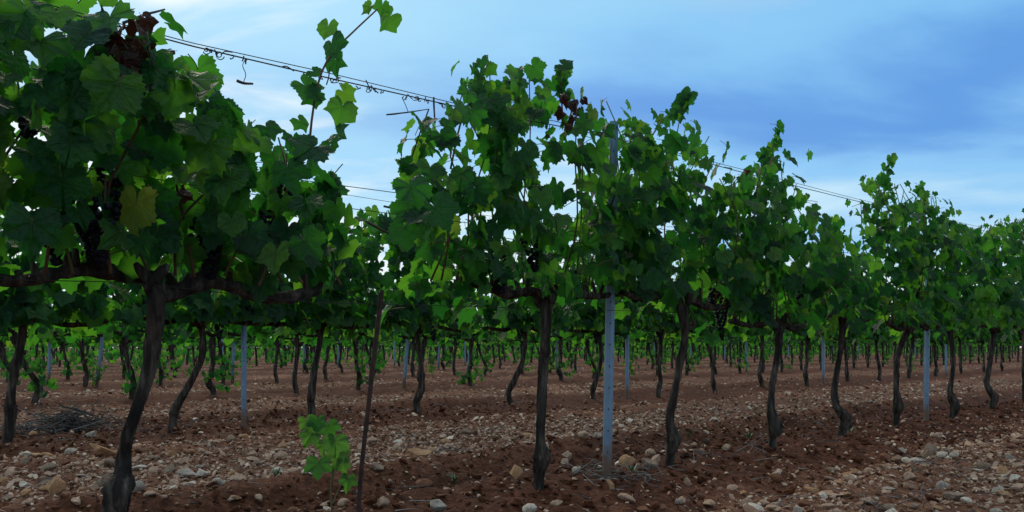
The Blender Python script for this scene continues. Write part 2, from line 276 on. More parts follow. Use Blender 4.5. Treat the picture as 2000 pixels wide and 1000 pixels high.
def soil_material():
    m, nt, N, L, b = nodes('red_soil')
    at = N('ShaderNodeAttribute'); at.attribute_name = 'tilled'
    n1 = noise(N, L, 1.3, 6); n2 = noise(N, L, 34, 6, 0.65); n3 = noise(N, L, 6, 5)
    soil = ramp(N, [(0.28, (0.024, 0.007, 0.003)), (0.5, (0.078, 0.022, 0.009)), (0.72, (0.155, 0.050, 0.023))]); L(n2.outputs['Fac'], soil.inputs[0])
    dust = ramp(N, [(0.28, (0.07, 0.024, 0.012)), (0.5, (0.22, 0.092, 0.050)), (0.72, (0.44, 0.235, 0.145))]); L(n2.outputs['Fac'], dust.inputs[0])
    s = N('ShaderNodeMath'); s.operation = 'MULTIPLY_ADD'; s.inputs[1].default_value = 0.7; s.inputs[2].default_value = -0.35; L(n3.outputs['Fac'], s.inputs[0])
    a = N('ShaderNodeMath'); a.operation = 'ADD'; a.use_clamp = True; L(at.outputs['Fac'], a.inputs[0]); L(s.outputs[0], a.inputs[1])
    mx = N('ShaderNodeMix'); mx.data_type = 'RGBA'; L(a.outputs[0], mx.inputs['Factor']); L(dust.outputs[0], mx.inputs['A']); L(soil.outputs[0], mx.inputs['B'])
    mul = N('ShaderNodeMix'); mul.data_type = 'RGBA'; mul.blend_type = 'MULTIPLY'; mul.inputs['Factor'].default_value = 1
    r = ramp(N, [(0.3, (0.75, 0.75, 0.75)), (0.7, (1.15, 1.15, 1.15))]); L(n1.outputs['Fac'], r.inputs[0]); L(mx.outputs['Result'], mul.inputs['A']); L(r.outputs[0], mul.inputs['B'])
    L(mul.outputs['Result'], b.inputs['Base Color']); b.inputs['Roughness'].default_value = 0.95; b.inputs['Specular IOR Level'].default_value = 0.15
    bump(N, L, n2.outputs['Fac'], b, 0.9, 0.03); return m
SOIL = soil_material()
def stone_material(name, single):
    m, nt, N, L, b = nodes(name)
    rv, ge, oi = rnd_value(N, L)
    if single: base = oi.outputs['Color']
    else:
        r = ramp(N, [(0, (0.12, 0.047, 0.024)), (0.25, (0.22, 0.105, 0.058)), (0.5, (0.40, 0.235, 0.15)), (0.72, (0.56, 0.36, 0.25)), (0.86, (0.46, 0.31, 0.215)), (0.95, (0.70, 0.52, 0.38)), (1, (0.82, 0.68, 0.53))])
        L(rv, r.inputs[0]); base = r.outputs[0]
    n = noise(N, L, 18, 6, 0.6, 'Object')
    if single: n.inputs['Scale'].default_value = 2.3
    r2 = ramp(N, [(0.3, (0.58, 0.53, 0.5)), (0.5, (0.95, 0.93, 0.92)), (0.7, (1.2, 1.2, 1.2))]); L(n.outputs['Fac'], r2.inputs[0])
    mul = N('ShaderNodeMix'); mul.data_type = 'RGBA'; mul.blend_type = 'MULTIPLY'; mul.inputs['Factor'].default_value = 1; L(base, mul.inputs['A']); L(r2.outputs[0], mul.inputs['B'])
    L(mul.outputs['Result'], b.inputs['Base Color']); b.inputs['Roughness'].default_value = 0.88; b.inputs['Specular IOR Level'].default_value = 0.25
    n2 = noise(N, L, 8 if single else 90, 5); bump(N, L, n2.outputs['Fac'], b, 0.5, 0.05 if single else 0.006); return m
STONE1 = stone_material('loose_stone', True); STONES = stone_material('gravel_stone', False)
CLOD = simple('soil_clod', [(0.3, (0.026, 0.008, 0.004)), (0.5, (0.078, 0.024, 0.010)), (0.7, (0.15, 0.052, 0.025))], 22, 0.95, 0.8, 0.02, spec=0.15)

# ------------------------------------------------------------------ ground: one sheet to the horizon, finest near the camera
def axis(lo, hi, fine_lo, fine_hi, step, grow):
    a = list(np.arange(fine_lo, fine_hi, step)); s = step; x = a[-1]
    while x < hi: s *= grow; x += s; a.append(x)
    s = step; x = a[0]; b = []
    while x > lo: s *= grow; x -= s; b.append(x)
    return np.array(b[::-1] + a)
def build_ground():
    X = axis(-500, 600, -3.8, 4.6, 0.032, 1.05); Y = axis(-60, 900, 2.4, 8.0, 0.032, 1.035)
    gx, gy = np.meshgrid(X, Y); x = gx.ravel(); y = gy.ravel()
    V = np.stack([x, y, ground_h(x, y)], 1)
    nx, ny = len(X), len(Y); i = np.arange(ny - 1)[:, None] * nx; j = np.arange(nx - 1)[None, :]
    Q = np.stack([i + j, i + j + 1, i + nx + j + 1, i + nx + j], -1).reshape(-1, 4)
    me = make_mesh('ground', V, Q, [SOIL])
    at = me.attributes.new('tilled', 'FLOAT', 'POINT'); at.data.foreach_set('value', tilled(x, y).astype(np.float32))
    tag(link('ground', me), 'red stony tilled soil of the vineyard', kind='structure')
build_ground()

# ------------------------------------------------------------------ leaves
def leaf_shape(rng, half, rings, teeth, crumple=0.0):
    ang = np.array([0, 10, 22, 31, 42, 55, 66, 79, 88, 101, 118, 135, 150, 165, 177]); rad = np.array([1, .93, .78, .70, .80, .92, .88, .76, .70, .73, .76, .70, .60, .44, .13])
    lob = rng.uniform(0.6, 1.5)
    rad = 0.80 + (rad - 0.80) * np.where(ang < 140, lob, 1)
    out = []
    for sgn in (1, -1):
        a = np.linspace(1.5, 176, half); r = np.interp(a, ang, rad) * (1 + rng.uniform(-.04, .04))
        r = r * (1 + teeth * np.where(np.arange(half) % 2 == 0, 1, -1) * np.where(a < 165, 1, 0.2) * rng.uniform(.4, 1.5, half)) * (1 + rng.uniform(-.03, .03, half)); a = a + rng.uniform(-1, 1, half) * (60 / half)
        pts = np.stack([sgn * r * np.sin(np.radians(a)), r * np.cos(np.radians(a))], 1)
        out.append(pts if sgn > 0 else pts[::-1])
    o = np.vstack(out); n = len(o)
    V = [np.zeros((1, 2))] + [o * f for f in rings]; V = np.vstack(V)
    T = [[0, 1 + k, 1 + (k + 1) % n] for k in range(n) if k != half - 1]; Q = []
    for q in range(len(rings) - 1):
        a0 = 1 + q * n; a1 = a0 + n
        Q += [[a0 + k, a1 + k, a1 + (k + 1) % n, a0 + (k + 1) % n] for k in range(n) if k != half - 1]
    x, y = V[:, 0], V[:, 1]; r = np.hypot(x, y); th = np.arctan2(x, y)
    fold = rng.uniform(-0.05, 0.38); curl = rng.uniform(-0.05, 0.42); ph = rng.uniform(0, 6, 3)
    z = fold * np.abs(x) - curl * r ** 2 * 0.6 + 0.11 * r * r * np.sin(3 * th + ph[0]) + 0.06 * r * r * np.sin(7 * th + ph[1]) - 0.035 * r * np.cos(2 * np.pi * th) + rng.uniform(-.1, .1) * x
    if crumple:
        z = z + crumple * (0.5 * np.sin(4 * x + ph[0]) * np.cos(3.3 * y + ph[1]) + 0.7 * r ** 2 * np.sin(2.2 * th + ph[2])); x = x * (1 - 0.35 * crumple); 
    V3 = np.stack([x, y, z], 1)
    # veins stand out a little: lift the inner ring along the five main veins
    return V3, np.array(Q, int).reshape(-1, 4), np.array(T, int)[:, ::-1]
def leaf_mesh(name, seed, mat, half=26, rings=(0.35, 0.7, 1.0), teeth=0.06, crumple=0.0, stalk=True):
    rng = np.random.default_rng(seed); V, Q, T = leaf_shape(rng, half, rings, teeth, crumple)
    a = Acc(); a.add(V, Q[:, ::-1], T)
    if stalk:
        p = smooth_path([(0, 0.02, -0.01), (0, -0.25, -0.10), (rng.uniform(-.2, .2), -0.62, -0.52)], 4)
        v, q, t = tube(p, 0.022, 3, cap=False); a.add(v, q, t, 1)
    n = len(V); b = np.zeros((a.n, 3)); b[:n, :2] = V[:, :2]; b[n:, 0] = .3; b[n:, 1] = .55
    return a.mesh(name, [mat, PETIOLE], blade=b)
LEAVES = [leaf_mesh('vine_leaf', 10 + i, LEAF) for i in range(18)]
YLEAVES = [leaf_mesh('young_leaf', 40 + i, YLEAF) for i in range(4)]
DRYLEAVES = [leaf_mesh('dry_leaf', 60 + i, DRY, 14, (0.35, 0.7, 1.0), 0.05, 0.75) for i in range(5)]
LOLEAF = [leaf_shape(np.random.default_rng(80 + i), 13, (0.6, 1.0), 0.06) for i in range(6)]
LOLEAF_MESH = [make_mesh('vine_leaf_small', V, [Q[:, ::-1], T], [LEAF], blade=V * (1, 1, 0)) for V, Q, T in LOLEAF]
MIDLEAF = [(V, np.array([[0, 1 + k, 1 + (k + 1) % (len(V) - 1)] for k in range(len(V) - 1)], int)[:, ::-1]) for V, Q, T in [leaf_shape(np.random.default_rng(90 + i), 5, (1.0,), 0.0) for i in range(6)]]
TINY = [(V, np.array([[0, 1 + k, 1 + (k + 1) % (len(V) - 1)] for k in range(len(V) - 1)], int)[:, ::-1]) for V, Q, T in [leaf_shape(np.random.default_rng(96 + i), 2, (0.8,), 0.0) for i in range(6)]]

def leaf_rot(nrm, tip):
    z = nrm / np.linalg.norm(nrm); y = tip - z * tip.dot(z); y /= np.linalg.norm(y) + 1e-9
    return np.stack([np.cross(y, z), y, z], 1)
N3 = np.array([NRM[0], NRM[1], 0.0]); U3 = np.array([U[0], U[1], 0.0]); UP = np.array([0, 0, 1.0])
def outward(rng, side, flat=0.55):
    """blade facing out of the canopy, tip hanging"""
    nrm = side * N3 * rng.uniform(0.45, 1.0) + UP * rng.uniform(-0.1, 0.9) + U3 * rng.normal(-0.12, 0.62) + N3 * rng.normal(0, 0.25)
    tip = -UP * rng.uniform(0.5, 1.0) + side * N3 * rng.uniform(-0.1, 0.55) + U3 * rng.normal(0, 0.42)
    return leaf_rot(nrm, tip)

# one vine's canopy: canes rising from the arms, leaves alternating along them, and a filling of lateral leaves
def canopy(rng, base, s0, s1, ncane, top_fn, z0=0.83, node=0.056, rmin=0.058, rmax=0.098, fill=90, width=0.2, low=0.12, low_front=0.12):
    canes, leaves = [], []
    S = np.linspace(s0, s1, ncane) + rng.normal(0, 0.02, ncane)
    for s in S:
        lean = rng.normal(0, 0.10); b = rng.normal(0, 0.03)
        p0 = np.array([base[0], base[1], 0]) + U3 * s + UP * (z0 + rng.uniform(-0.01, 0.03)) + N3 * b
        se = s + lean; xe = base[0] + U[0] * se; ye = base[1] + U[1] * se
        nn = rng.normal(0, 0.10)
        zt = min(top_fn(xe, ye) + .05, top_fn(xe + NRM[0] * nn, ye + NRM[1] * nn)) - abs(rng.normal(0.02, 0.06))
        if zt < z0 + 0.15: zt = z0 + 0.15
        p3 = np.array([xe, ye, zt]) + N3 * nn
        p1 = p0 * 0.67 + p3 * 0.33 + N3 * rng.normal(0, 0.06) + U3 * rng.normal(0, 0.03); p2 = p0 * 0.33 + p3 * 0.67 + N3 * rng.normal(0, 0.07) + U3 * rng.normal(0, 0.03)
        path = smooth_path([p0, p1, p2, p3], 9); canes.append(path)
        Lc = np.linalg.norm(np.diff(path, axis=0), axis=1).sum(); k = int(Lc / node)
        for i in range(1, k + 1):
            f = i / k; p = smooth_path(path, k + 1)[i] if k < 2 else path[min(8, int(f * 8))] * (1 - (f * 8) % 1) + path[min(8, int(f * 8) + 1)] * ((f * 8) % 1)
            side = -1 if rng.random() < 0.58 else 1
            r = rng.uniform(rmin, rmax) * (1 if f < 0.75 else 1 - 0.40 * (f - 0.75) / 0.25)
            q = p + side * N3 * rng.uniform(0.03, 0.13) + U3 * rng.normal(0, 0.045) + UP * rng.normal(0.0, 0.025)
            if low_front < 0 and side < 0 and q[2] < z0 + r * .9 and rng.random() < (.8 if low_front < -.03 else .35): continue
            leaves.append((q, outward(rng, side), r, len(canes) - 1))
    for i in range(fill):
        s = rng.uniform(s0 - 0.05, s1 + 0.05); x = base[0] + U[0] * s; y = base[1] + U[1] * s
        side = -1 if rng.random() < 0.62 else 1; lw = low if side > 0 else low_front
        off_n = side * rng.uniform(0.05, width + 0.05)
        zt = top_fn(x + NRM[0] * off_n, y + NRM[1] * off_n) - 0.04; z = rng.uniform(z0 - lw, max(z0 + 0.1, zt)) if rng.random() < 0.72 else rng.uniform(z0 - lw, z0 + 0.4)
        q = np.array([x, y, z]) + N3 * off_n
        leaves.append((q, outward(rng, side), rng.uniform(rmin, rmax), -1))
    return canes, leaves
def join_leaves(leaves, shapes, rng, off):
    V, T, Q, B, n = [], [], [], [], 0
    for q, M, r, _ in leaves:
        sh = shapes[rng.integers(len(shapes))]
        v = sh[0] * r @ M.T + q; V.append(v); B.append(sh[0] * (1, 1, 0))
        if len(sh) == 3: Q.append(sh[1][:, ::-1] + n); T.append(sh[2] + n)
        else: T.append(sh[1] + n)
        n += len(v)
    fs = ([np.vstack(Q)] if Q else []) + [np.vstack(T)]
    return make_mesh('foliage', np.vstack(V) - np.asarray(off), fs, [LEAF], blade=np.vstack(B))
def mat4(q, M, r, off):
    k = (0.86 + 0.26 * ((q[0] * 7919.0) % 1.0), 1.0, 0.5 + 1.3 * ((q[2] * 7907.0) % 1.0))
    m = Matrix([[M[i][j] * r * k[j] for j in range(3)] + [q[i] - off[i]] for i in range(3)] + [[0, 0, 0, 1]]); return m

def bunch_mesh(seed):
    rng = np.random.default_rng(seed); a = Acc(); V, T = ico(1)
    for i in range(76):
        t = rng.uniform(0, 1) ** 0.8; R0 = 0.031 * (1 - t) ** 0.6 + 0.004; th = rng.uniform(0, 6.28)
        c = np.array([math.cos(th) * R0, math.sin(th) * R0, -0.15 * t - 0.02]); a.add(V * rng.uniform(0.0085, 0.0105) + c, None, T)
    v, q, t = tube([(0, 0, 0.04), (0, 0, 0), (0, 0, -0.05)], 0.0025, 5); a.add(v, q, t, 1)
    return a.mesh('grape_bunch', [GRAPE, CANE])
BUNCH = [bunch_mesh(i) for i in range(3)]

def trunk_mesh(path, rads, rng, sides=28, rings=90, bark=0.2):
    p = smooth_path(path, rings); r = np.interp(np.linspace(0, 1, rings), np.linspace(0, 1, len(rads)), rads) * .86
    r = r * (1 + 0.07 * np.sin(np.linspace(0, 14, rings) + rng.uniform(0, 6))); r[-1] *= .55; p[-1] = p[-2] + (p[-1] - p[-2]) * .5
    a = Acc(); a.add(*tube(p, r, sides, bark, rng))
    for k in range(4):                                           # old pruning heads round the top of the trunk
        q = p[-3] + rng.normal(0, .008, 3); d_ = UP * rng.uniform(.02, .07) + U3 * rng.normal(0, .045) + N3 * rng.normal(0, .03); a.add(*tube(smooth_path([q - d_ * .3, q + d_ * .5, q + d_], 5), np.array([.9, 1, .9, .75, .4]) * r[-3] * .75, 8, .15, rng))
    return a
def arm_mesh(path, r0, r1, rng, sides=12, rings=30, knobs=5):
    p = smooth_path(path, rings); r = np.linspace(r0, r1, rings) * (1 + 0.16 * rng.normal(0, 1, rings).clip(-1, 1))
    a = Acc(); a.add(*tube(p, r, sides, 0.14, rng))
    for k in range(knobs):                                       # old spur stubs
        i = rng.integers(3, rings - 1); q = p[i]; d = UP * rng.uniform(0.03, 0.07) + N3 * rng.normal(0, 0.02) + U3 * rng.normal(0, 0.015)
        a.add(*tube(smooth_path([q, q + d * 0.5, q + d], 5), np.linspace(r[i] * 0.6, r[i] * 0.38, 5), 7, 0.12, rng))
    return a

# ------------------------------------------------------------------ first row
TOP = np.array([(-900, -500), (-300, -230), (0, -110), (200, -40), (330, 30), (400, 45), (420, 100), (455, 150), (490, 200), (560, 212), (640, 262), (665, 330), (690, 395), (775, 420), (784, 270), (825, 185), (862, 150), (950, 112), (1050, 112), (1110, 125), (1150, 155), (1190, 172), (1199, 235), (1212, 240), (1235, 225), (1300, 205), (1330, 178), (1372, 186), (1392, 275), (1410, 335), (1440, 318), (1470, 298), (1520, 285), (1550, 322), (1590, 368), (1635, 430), (1648, 480), (1670, 480), (1680, 372), (1692, 335), (1720, 325), (1756, 330), (1775, 372), (1820, 368), (1850, 408), (1900, 432), (1950, 424), (2000, 412), (2100, 455), (2300, 470)], float)
def top_first(x, y):
    px = px_of(x, y); return H + (HY - np.interp(px, TOP[:, 0], TOP[:, 1])) / F * y - 0.045
ROW1 = [
 dict(k='a', trunk=[(222, 1112), (224, 1040), (230, 990), (234, 955), (239, 925), (242, 890), (250, 845), (270, 790), (293, 715), (302, 650), (306, 600), (304, 552)], r=[.025, .029, .039, .038, .024, .020, .019, .019, .020, .022, .025, .030],
      s=(-0.78, 0.80), nc=20, arms=[[(304, 560), (280, 540), (240, 538), (190, 526), (110, 536), (40, 548), (-60, 540)], [(306, 575), (345, 570), (400, 551), (450, 560), (520, 580), (590, 576), (625, 566)]], fill=290,
      label='largest grapevine at the left with thick dark leaning trunk and black grape bunches'),
 dict(k='b', trunk=[(1052, 968), (1054, 925), (1058, 890), (1055, 862), (1057, 800), (1062, 715), (1065, 650), (1067, 605), (1066, 580)], r=[.021, .022, .042, .022, .021, .022, .024, .027, .032],
      s=(-0.76, 0.52), nc=16, fill=175, label='grapevine with straight dark trunk to the left of the nearest steel post'),
 dict(k='c', trunk=[(1305, 910), (1310, 890), (1316, 856), (1307, 826), (1317, 770), (1327, 715), (1337, 650), (1334, 610), (1332, 590)], r=[.021, .023, .047, .022, .020, .020, .023, .029, .038],
      s=(-0.54, 0.50), nc=12, fill=140, label='grapevine with knotted trunk base just right of the nearest steel post'),
 dict(k='d', trunk=[(1502, 876), (1508, 856), (1513, 838), (1506, 796), (1510, 745), (1517, 700), (1521, 655), (1520, 638)], r=[.022, .026, .045, .021, .020, .021, .024, .034],
      s=(-0.54, 0.5), nc=12, fill=140, label='grapevine with slim trunk forking in a clear Y, tall shoot at its top'),
 dict(k='e', trunk=[(1642, 862), (1645, 840), (1651, 815), (1634, 793), (1630, 755), (1640, 695), (1645, 650), (1646, 620)], r=[.023, .026, .046, .026, .022, .021, .026, .036],
      s=(-0.52, 0.42), nc=10, fill=110, label='grapevine whose trunk makes a sharp knee-like kink above the soil'),
 dict(k='f', trunk=[(1750, 836), (1751, 812), (1754, 793), (1750, 760), (1752, 705), (1765, 665), (1776, 640)], r=[.021, .024, .044, .022, .020, .024, .036],
      s=(-0.5, 0.52), nc=12, fill=140, label='grapevine curving toward the second steel post, tall leafy tuft on top'),
 dict(k='g', trunk=[(1840, 838), (1855, 820), (1866, 796), (1856, 765), (1862, 705), (1856, 655), (1854, 632)], r=[.021, .024, .044, .022, .020, .024, .036],
      s=(-0.54, 0.54), nc=12, fill=140, label='grapevine with S-bent trunk just right of the second steel post'),
 dict(k='h', trunk=[(1934, 816), (1938, 795), (1941, 776), (1928, 750), (1935, 700), (1940, 655), (1940, 638)], r=[.028, .03, .038, .026, .024, .027, .036],
      s=(-0.54, 0.54), nc=12, fill=140, label='last full grapevine of the front row before the right edge'),
 dict(k='i', trunk=[(2004, 800), (2003, 770), (2000, 720), (2002, 670), (2004, 642)], r=[.03, .034, .025, .025, .036],
      s=(-0.56, 0.54), nc=12, fill=140, label='grapevine cut off by the right edge of the picture'),
]
SPECIAL = {'a': [[(604, 320), (607, 250), (622, 160), (648, 105), (690, 62), (737, 18)]],
           'd': [[(1470, 400), (1490, 320), (1506, 290), (1520, 246)]],
           'c': [[(1255, 300), (1290, 240), (1330, 205), (1342, 182)]],
           'f': [[(1712, 440), (1716, 380), (1722, 345), (1742, 308)], [(1815, 430), (1806, 400), (1801, 362)]],
           'b': [[(880, 330), (900, 240), (930, 175), (955, 120)], [(1010, 300), (1013, 200), (1016, 130)], [(1100, 240), (1095, 170), (1093, 125)]]}
LONG_LEAVES = [(747, 10, .036, 0), (722, 14, .03, 0), (762, 32, .055, 0), (648, 85, .058, 1), (640, 52, .045, 1), (655, 118, .05, 1), (596, 168, .062, 0), (615, 185, .045, 0), (612, 140, .03, 0), (668, 210, .062, 0), (672, 180, .04, 0), (660, 262, .05, 1), (643, 285, .04, 1), (585, 236, .036, 1)]
DRY_SPOTS = {'a': [(190 + 12 * (i % 8), 60 + 26 * (i // 4) + 9 * (i % 3), .06) for i in range(18)] + [(262, 50, .05), (285, 40, .05), (330, 105, .04), (465, 310, .05), (360, 375, .05)], 'b': [(1100, 190, .05), (1112, 205, .06), (1120, 232, .05), (1096, 215, .05), (1130, 215, .045), (1108, 248, .04), (1068, 265, .02), (1140, 195, .04)], 'c': [(1268, 310, .05), (1285, 318, .045), (1352, 630, .04)], 'd': [(1455, 335, .04)], 'e': [(1655, 590, .05), (1665, 600, .05)], 'f': [(1740, 530, .045)]}
GRAPES = {'a': [(205, 375), (190, 410), (155, 400), (402, 400), (410, 425), (530, 400), (538, 425), (120, 300), (75, 215), (95, 400), (215, 310), (470, 280), (560, 310)], 'b': [(955, 455), (968, 482), (1120, 520), (1030, 455)], 'c': [(1272, 290), (1402, 535), (1408, 575), (1240, 520)], 'd': [(1488, 560), (1500, 590), (1560, 545)], 'e': [(1640, 445), (1602, 505), (1655, 575)], 'f': [(1735, 560), (1790, 545)], 'g': [(1870, 575)], 'h': [(1950, 560)]}
YELLOW = {}
def build_first_row():
    for vi, d in enumerate(ROW1):
        rng = np.random.default_rng(500 + vi)
        bx = d['trunk'][0][0]; D = row_at(bx, 1); x0, y0 = (bx - 1000) / F * D, D; z0 = gz(x0, y0)
        root = link('grapevine', None, loc=(x0, y0, z0)); tag(root, d['label'], 'grapevine', 'grapevines of the front row')
        off = np.array([x0, y0, z0])
        path = [P(px, py, D + 0.02 * math.sin(i * 1.7)) for i, (px, py) in enumerate(d['trunk'])]
        path[0][2] = min(path[0][2], z0 - 0.06); path[0][:2] = (path[0][:2] + path[1][:2]) / 2
        link('trunk', trunk_mesh(path, d['r'], rng).mesh('trunk', [BARK], off=off), root)
        head = path[-1]
        if 'arms' in d: arms = [[np.array([*on_row(px, 1), P(px, py, row_at(px, 1))[2]]) for px, py in a] for a in d['arms']]
        else:
            arms = []
            for sg in (-1, 1):
                ln = (0.52 if sg < 0 else 0.5); dz = rng.uniform(-0.02, 0.03); dip = rng.uniform(-0.05, 0.03)
                arms.append([head + UP * -0.03, head + sg * U3 * 0.08 + UP * (0.02 + dip * 0.4), head + sg * U3 * 0.2 + UP * dip + N3 * rng.normal(0, .015), head + sg * U3 * 0.36 + UP * dz, head + sg * U3 * ln + UP * (dz + 0.02) + N3 * rng.normal(0, .02)])
        for a in arms: link('cordon_arm', arm_mesh(a, 0.026 if vi == 0 else 0.022, 0.014 if vi == 0 else 0.013, rng, knobs=8).mesh('cordon_arm', [BARK], off=off), root)
        zc = float(np.mean([p[2] for a in arms for p in a])); b2 = (x0, y0)
        canes, leaves = canopy(rng, (head[0], head[1]), d['s'][0], d['s'][1], d['nc'], top_first, z0=zc, fill=d['fill'], node=.039 if vi == 0 else .043, rmin=.046, rmax=.094 if vi == 0 else .080, low=.0 if vi == 0 else .10, low_front=-.07 if vi == 0 else -.01)
        thin = .6 if vi == 0 else .08
        leaves = [l for l in leaves if not ((l[0][:2] - head[:2]).dot(NRM) < 0 and l[0][2] < zc + (.34 if vi == 0 else .2) and rng.random() < thin)]
        leaves = [l for l in leaves if not (676 < px_of(l[0][0], l[0][1]) < 784 and l[0][2] > .8)]
        bare = {i for i, c in enumerate(canes) if any(670 < px_of(p[0], p[1]) < 790 for p in c[2:])}     # the gap of the missing vine stays open
        remap = {}; kept = []
        for i, c in enumerate(canes):
            if i not in bare: remap[i] = len(kept); kept.append(c)
        canes = kept; leaves = [(q, M, r, remap.get(ci, -1)) for q, M, r, ci in leaves]
        for sp in SPECIAL.get(d['k'], []):
            pp = [P(px, py, row_at(px, 1) - 0.02 * i) for i, (px, py) in enumerate(sp)]; path = smooth_path(pp, 14); canes.append(path)
            if len(sp) == 6:
                for (lx, ly, r, sd_) in LONG_LEAVES:
                    q = P(lx, ly, row_at(lx, 1) - 0.05 + rng.uniform(-.04, .04)); M = leaf_rot(np.array([rng.normal(0, .5) - .4 * sd_, -1, rng.uniform(-.3, .6)]), -UP + np.array([rng.normal(0, .8), 0, 0])); r *= 1.12
                    leaves.append((q, M, r, len(canes) - 1))
            else:
                for i in range(5, 14):
                    leaves.append((path[i] + N3 * rng.normal(0, .02) + U3 * rng.normal(0, .025), leaf_rot(np.array([rng.normal(0, .5), -1, rng.uniform(-.2, .7)]), -UP + np.array([rng.normal(0, .7), 0, 0])), rng.uniform(.04, .062), len(canes) - 1))
        cobj = []
        for i, c in enumerate(canes):
            v = Acc(); v.add(*tube(c, np.linspace(0.0045, 0.0026, len(c)), 6)); cobj.append(link('cane', v.mesh('cane', [CANE if rng.random() < .7 else GREENCANE], off=off), root))
        # leaves nearest the camera become parts of their own
        leaves.sort(key=lambda l: -(l[2] / l[0][1]))
        near, rest = leaves[:300], leaves[300:]
        for q, M, r, ci in near:
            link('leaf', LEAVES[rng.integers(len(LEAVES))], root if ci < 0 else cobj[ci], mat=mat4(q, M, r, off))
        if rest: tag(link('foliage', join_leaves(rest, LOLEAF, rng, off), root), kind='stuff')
        for (px, py, r) in DRY_SPOTS.get(d['k'], []):
            q = P(px, py, row_at(px, 1) - rng.uniform(0.12, 0.26)); r *= .75; M = leaf_rot(rng.normal(0, 1, 3) - N3, -UP + rng.normal(0, .5, 3))
            link('dry_leaf', DRYLEAVES[rng.integers(5)], root, mat=mat4(q, M, r, off))
        for (px, py) in GRAPES.get(d['k'], []):
            q = P(px, py, row_at(px, 1) - rng.uniform(0.0, 0.12)); o = link('grape_bunch', BUNCH[rng.integers(3)], root, loc=Vector(q - off)); o.rotation_euler = (rng.normal(0, .12), rng.normal(0, .12), rng.uniform(0, 6)); s = rng.uniform(0.85, 1.2); o.scale = (s, s, s)
build_first_row()

# ------------------------------------------------------------------ second row: prototypes copied vine by vine
def proto(seed, mode):
    """parts of a vine round its base at the origin: list of (name, mesh, matrix or None, kind)"""
    rng = np.random.default_rng(seed); parts = []
    F0 = 0.80 + rng.uniform(-.03, .05); lean = rng.normal(0, 0.09); kink = rng.choice([-1, 1]) * rng.uniform(0.02, 0.06)
    pts = [np.array([0, 0, -0.06]), U3 * 0.01 + UP * 0.05, U3 * (kink * .7) + UP * 0.14, U3 * (kink + lean * .1) + UP * 0.22, U3 * (lean * .4) + UP * 0.40, U3 * lean * .8 + UP * 0.62 + N3 * rng.normal(0, .02), U3 * lean + UP * F0]
    rr = np.array([.03, .034, .040, .029, .027, .027, .036]) * rng.uniform(0.95, 1.25) * (1.15 if mode == 3 else 1)
    return rng, pts, rr, F0, lean
def vine_parts(seed, mode, pts=None, topz=1.72, mirror=1):
    rng, p0, rr, F0, lean = proto(seed, mode)
    if pts is None: pts = p0
    head = pts[-1]; parts = []
    lo = mode >= 3
    parts.append(('trunk', trunk_mesh(pts, rr, rng, 14 if not lo else 8, 36 if not lo else 16, .12).mesh('trunk', [BARK]), None, None))
    for sg in (-1, 1):
        dz = rng.uniform(-.03, .05); dip = rng.uniform(-.05, .03)
        arm = [head - UP * .03, head + sg * U3 * .1 + UP * (.02 + dip * .4), head + sg * U3 * .28 + UP * dip + N3 * rng.normal(0, .02), head + sg * U3 * .54 + UP * dz]
        parts.append(('cordon_arm', arm_mesh(arm, .026, .016, rng, 9 if not lo else 6, 18 if not lo else 8, 4 if not lo else 2).mesh('cordon_arm', [BARK]), None, None))
    ph = rng.uniform(0, 6, 2); tf = lambda x, y: topz + 0.13 * math.sin(4.1 * (x * U[0] + y * U[1]) + ph[0]) + 0.08 * math.sin(9 * (x * U[0] + y * U[1]) + ph[1])
    canes, leaves = canopy(rng, (head[0], head[1]), -.54, .54, 13 if mode == 2 else 10, tf, z0=head[2], node=.052 if mode == 2 else .075, rmin=.055, rmax=.09 if mode == 2 else .105, fill=290 if mode == 2 else 110, low=.08 if mode == 2 else .10, low_front=.0 if mode == 2 else .04)
    if mode == 3 and seed % 2 == 0:                              # suckers from the trunk's foot
        for j in range(26):
            q = U3 * rng.normal(.05, .10) + N3 * rng.normal(-.05, .05) + UP * rng.uniform(.08, .5); leaves.append((q, outward(rng, -1), rng.uniform(.04, .07), -1))
    ac = Acc()
    for c in canes: ac.add(*tube(c[::2], np.linspace(.004, .002, len(c[::2])), 4))
    parts.append(('canes', ac.mesh('canes', [CANE]), None, 'stuff'))
    if mode == 2:
        leaves.sort(key=lambda l: l[0].dot(N3) - l[2] * 1.5)
        for q, M, r, _ in leaves[:150]: parts.append(('leaf', LOLEAF_MESH[rng.integers(6)], mat4(q, M, r, (0, 0, 0)), None))
        leaves = leaves[150:]
        for k in range(3):
            q = head + U3 * rng.uniform(-.45, .45) + UP * rng.uniform(.02, .25) - N3 * rng.uniform(.05, .15)
            parts.append(('grape_bunch', BUNCH[k], Matrix.Translation(q), None))
    parts.append(('foliage', join_leaves(leaves, LOLEAF if mode == 2 else MIDLEAF, rng, (0, 0, 0)), None, 'stuff'))
    return parts
def place_vine(parts, x, y, label, group):
    root = link('grapevine', None, loc=(x, y, gz(x, y))); tag(root, label, 'grapevine', group)
    for name, me, M, kind in parts:
        o = link(name, me, root, mat=M)
        if kind: o['kind'] = kind
    return root
TR2 = {25: [(12, 866), (18, 815), (22, 780), (30, 720), (42, 645), (45, 620)], 335: [(335, 842), (338, 815), (345, 795), (372, 745), (393, 690), (396, 640), (390, 618)], 610: [(612, 818), (607, 785), (609, 765), (615, 715), (624, 660), (625, 630)],
       815: [(820, 814), (813, 790), (822, 765), (824, 740), (820, 690), (815, 640), (818, 625)], 1000: [(1002, 787), (993, 765), (1005, 740), (1020, 705), (1026, 670), (1022, 640)], 1160: [(1161, 788), (1158, 765), (1162, 745), (1172, 705), (1174, 660), (1168, 625)]}
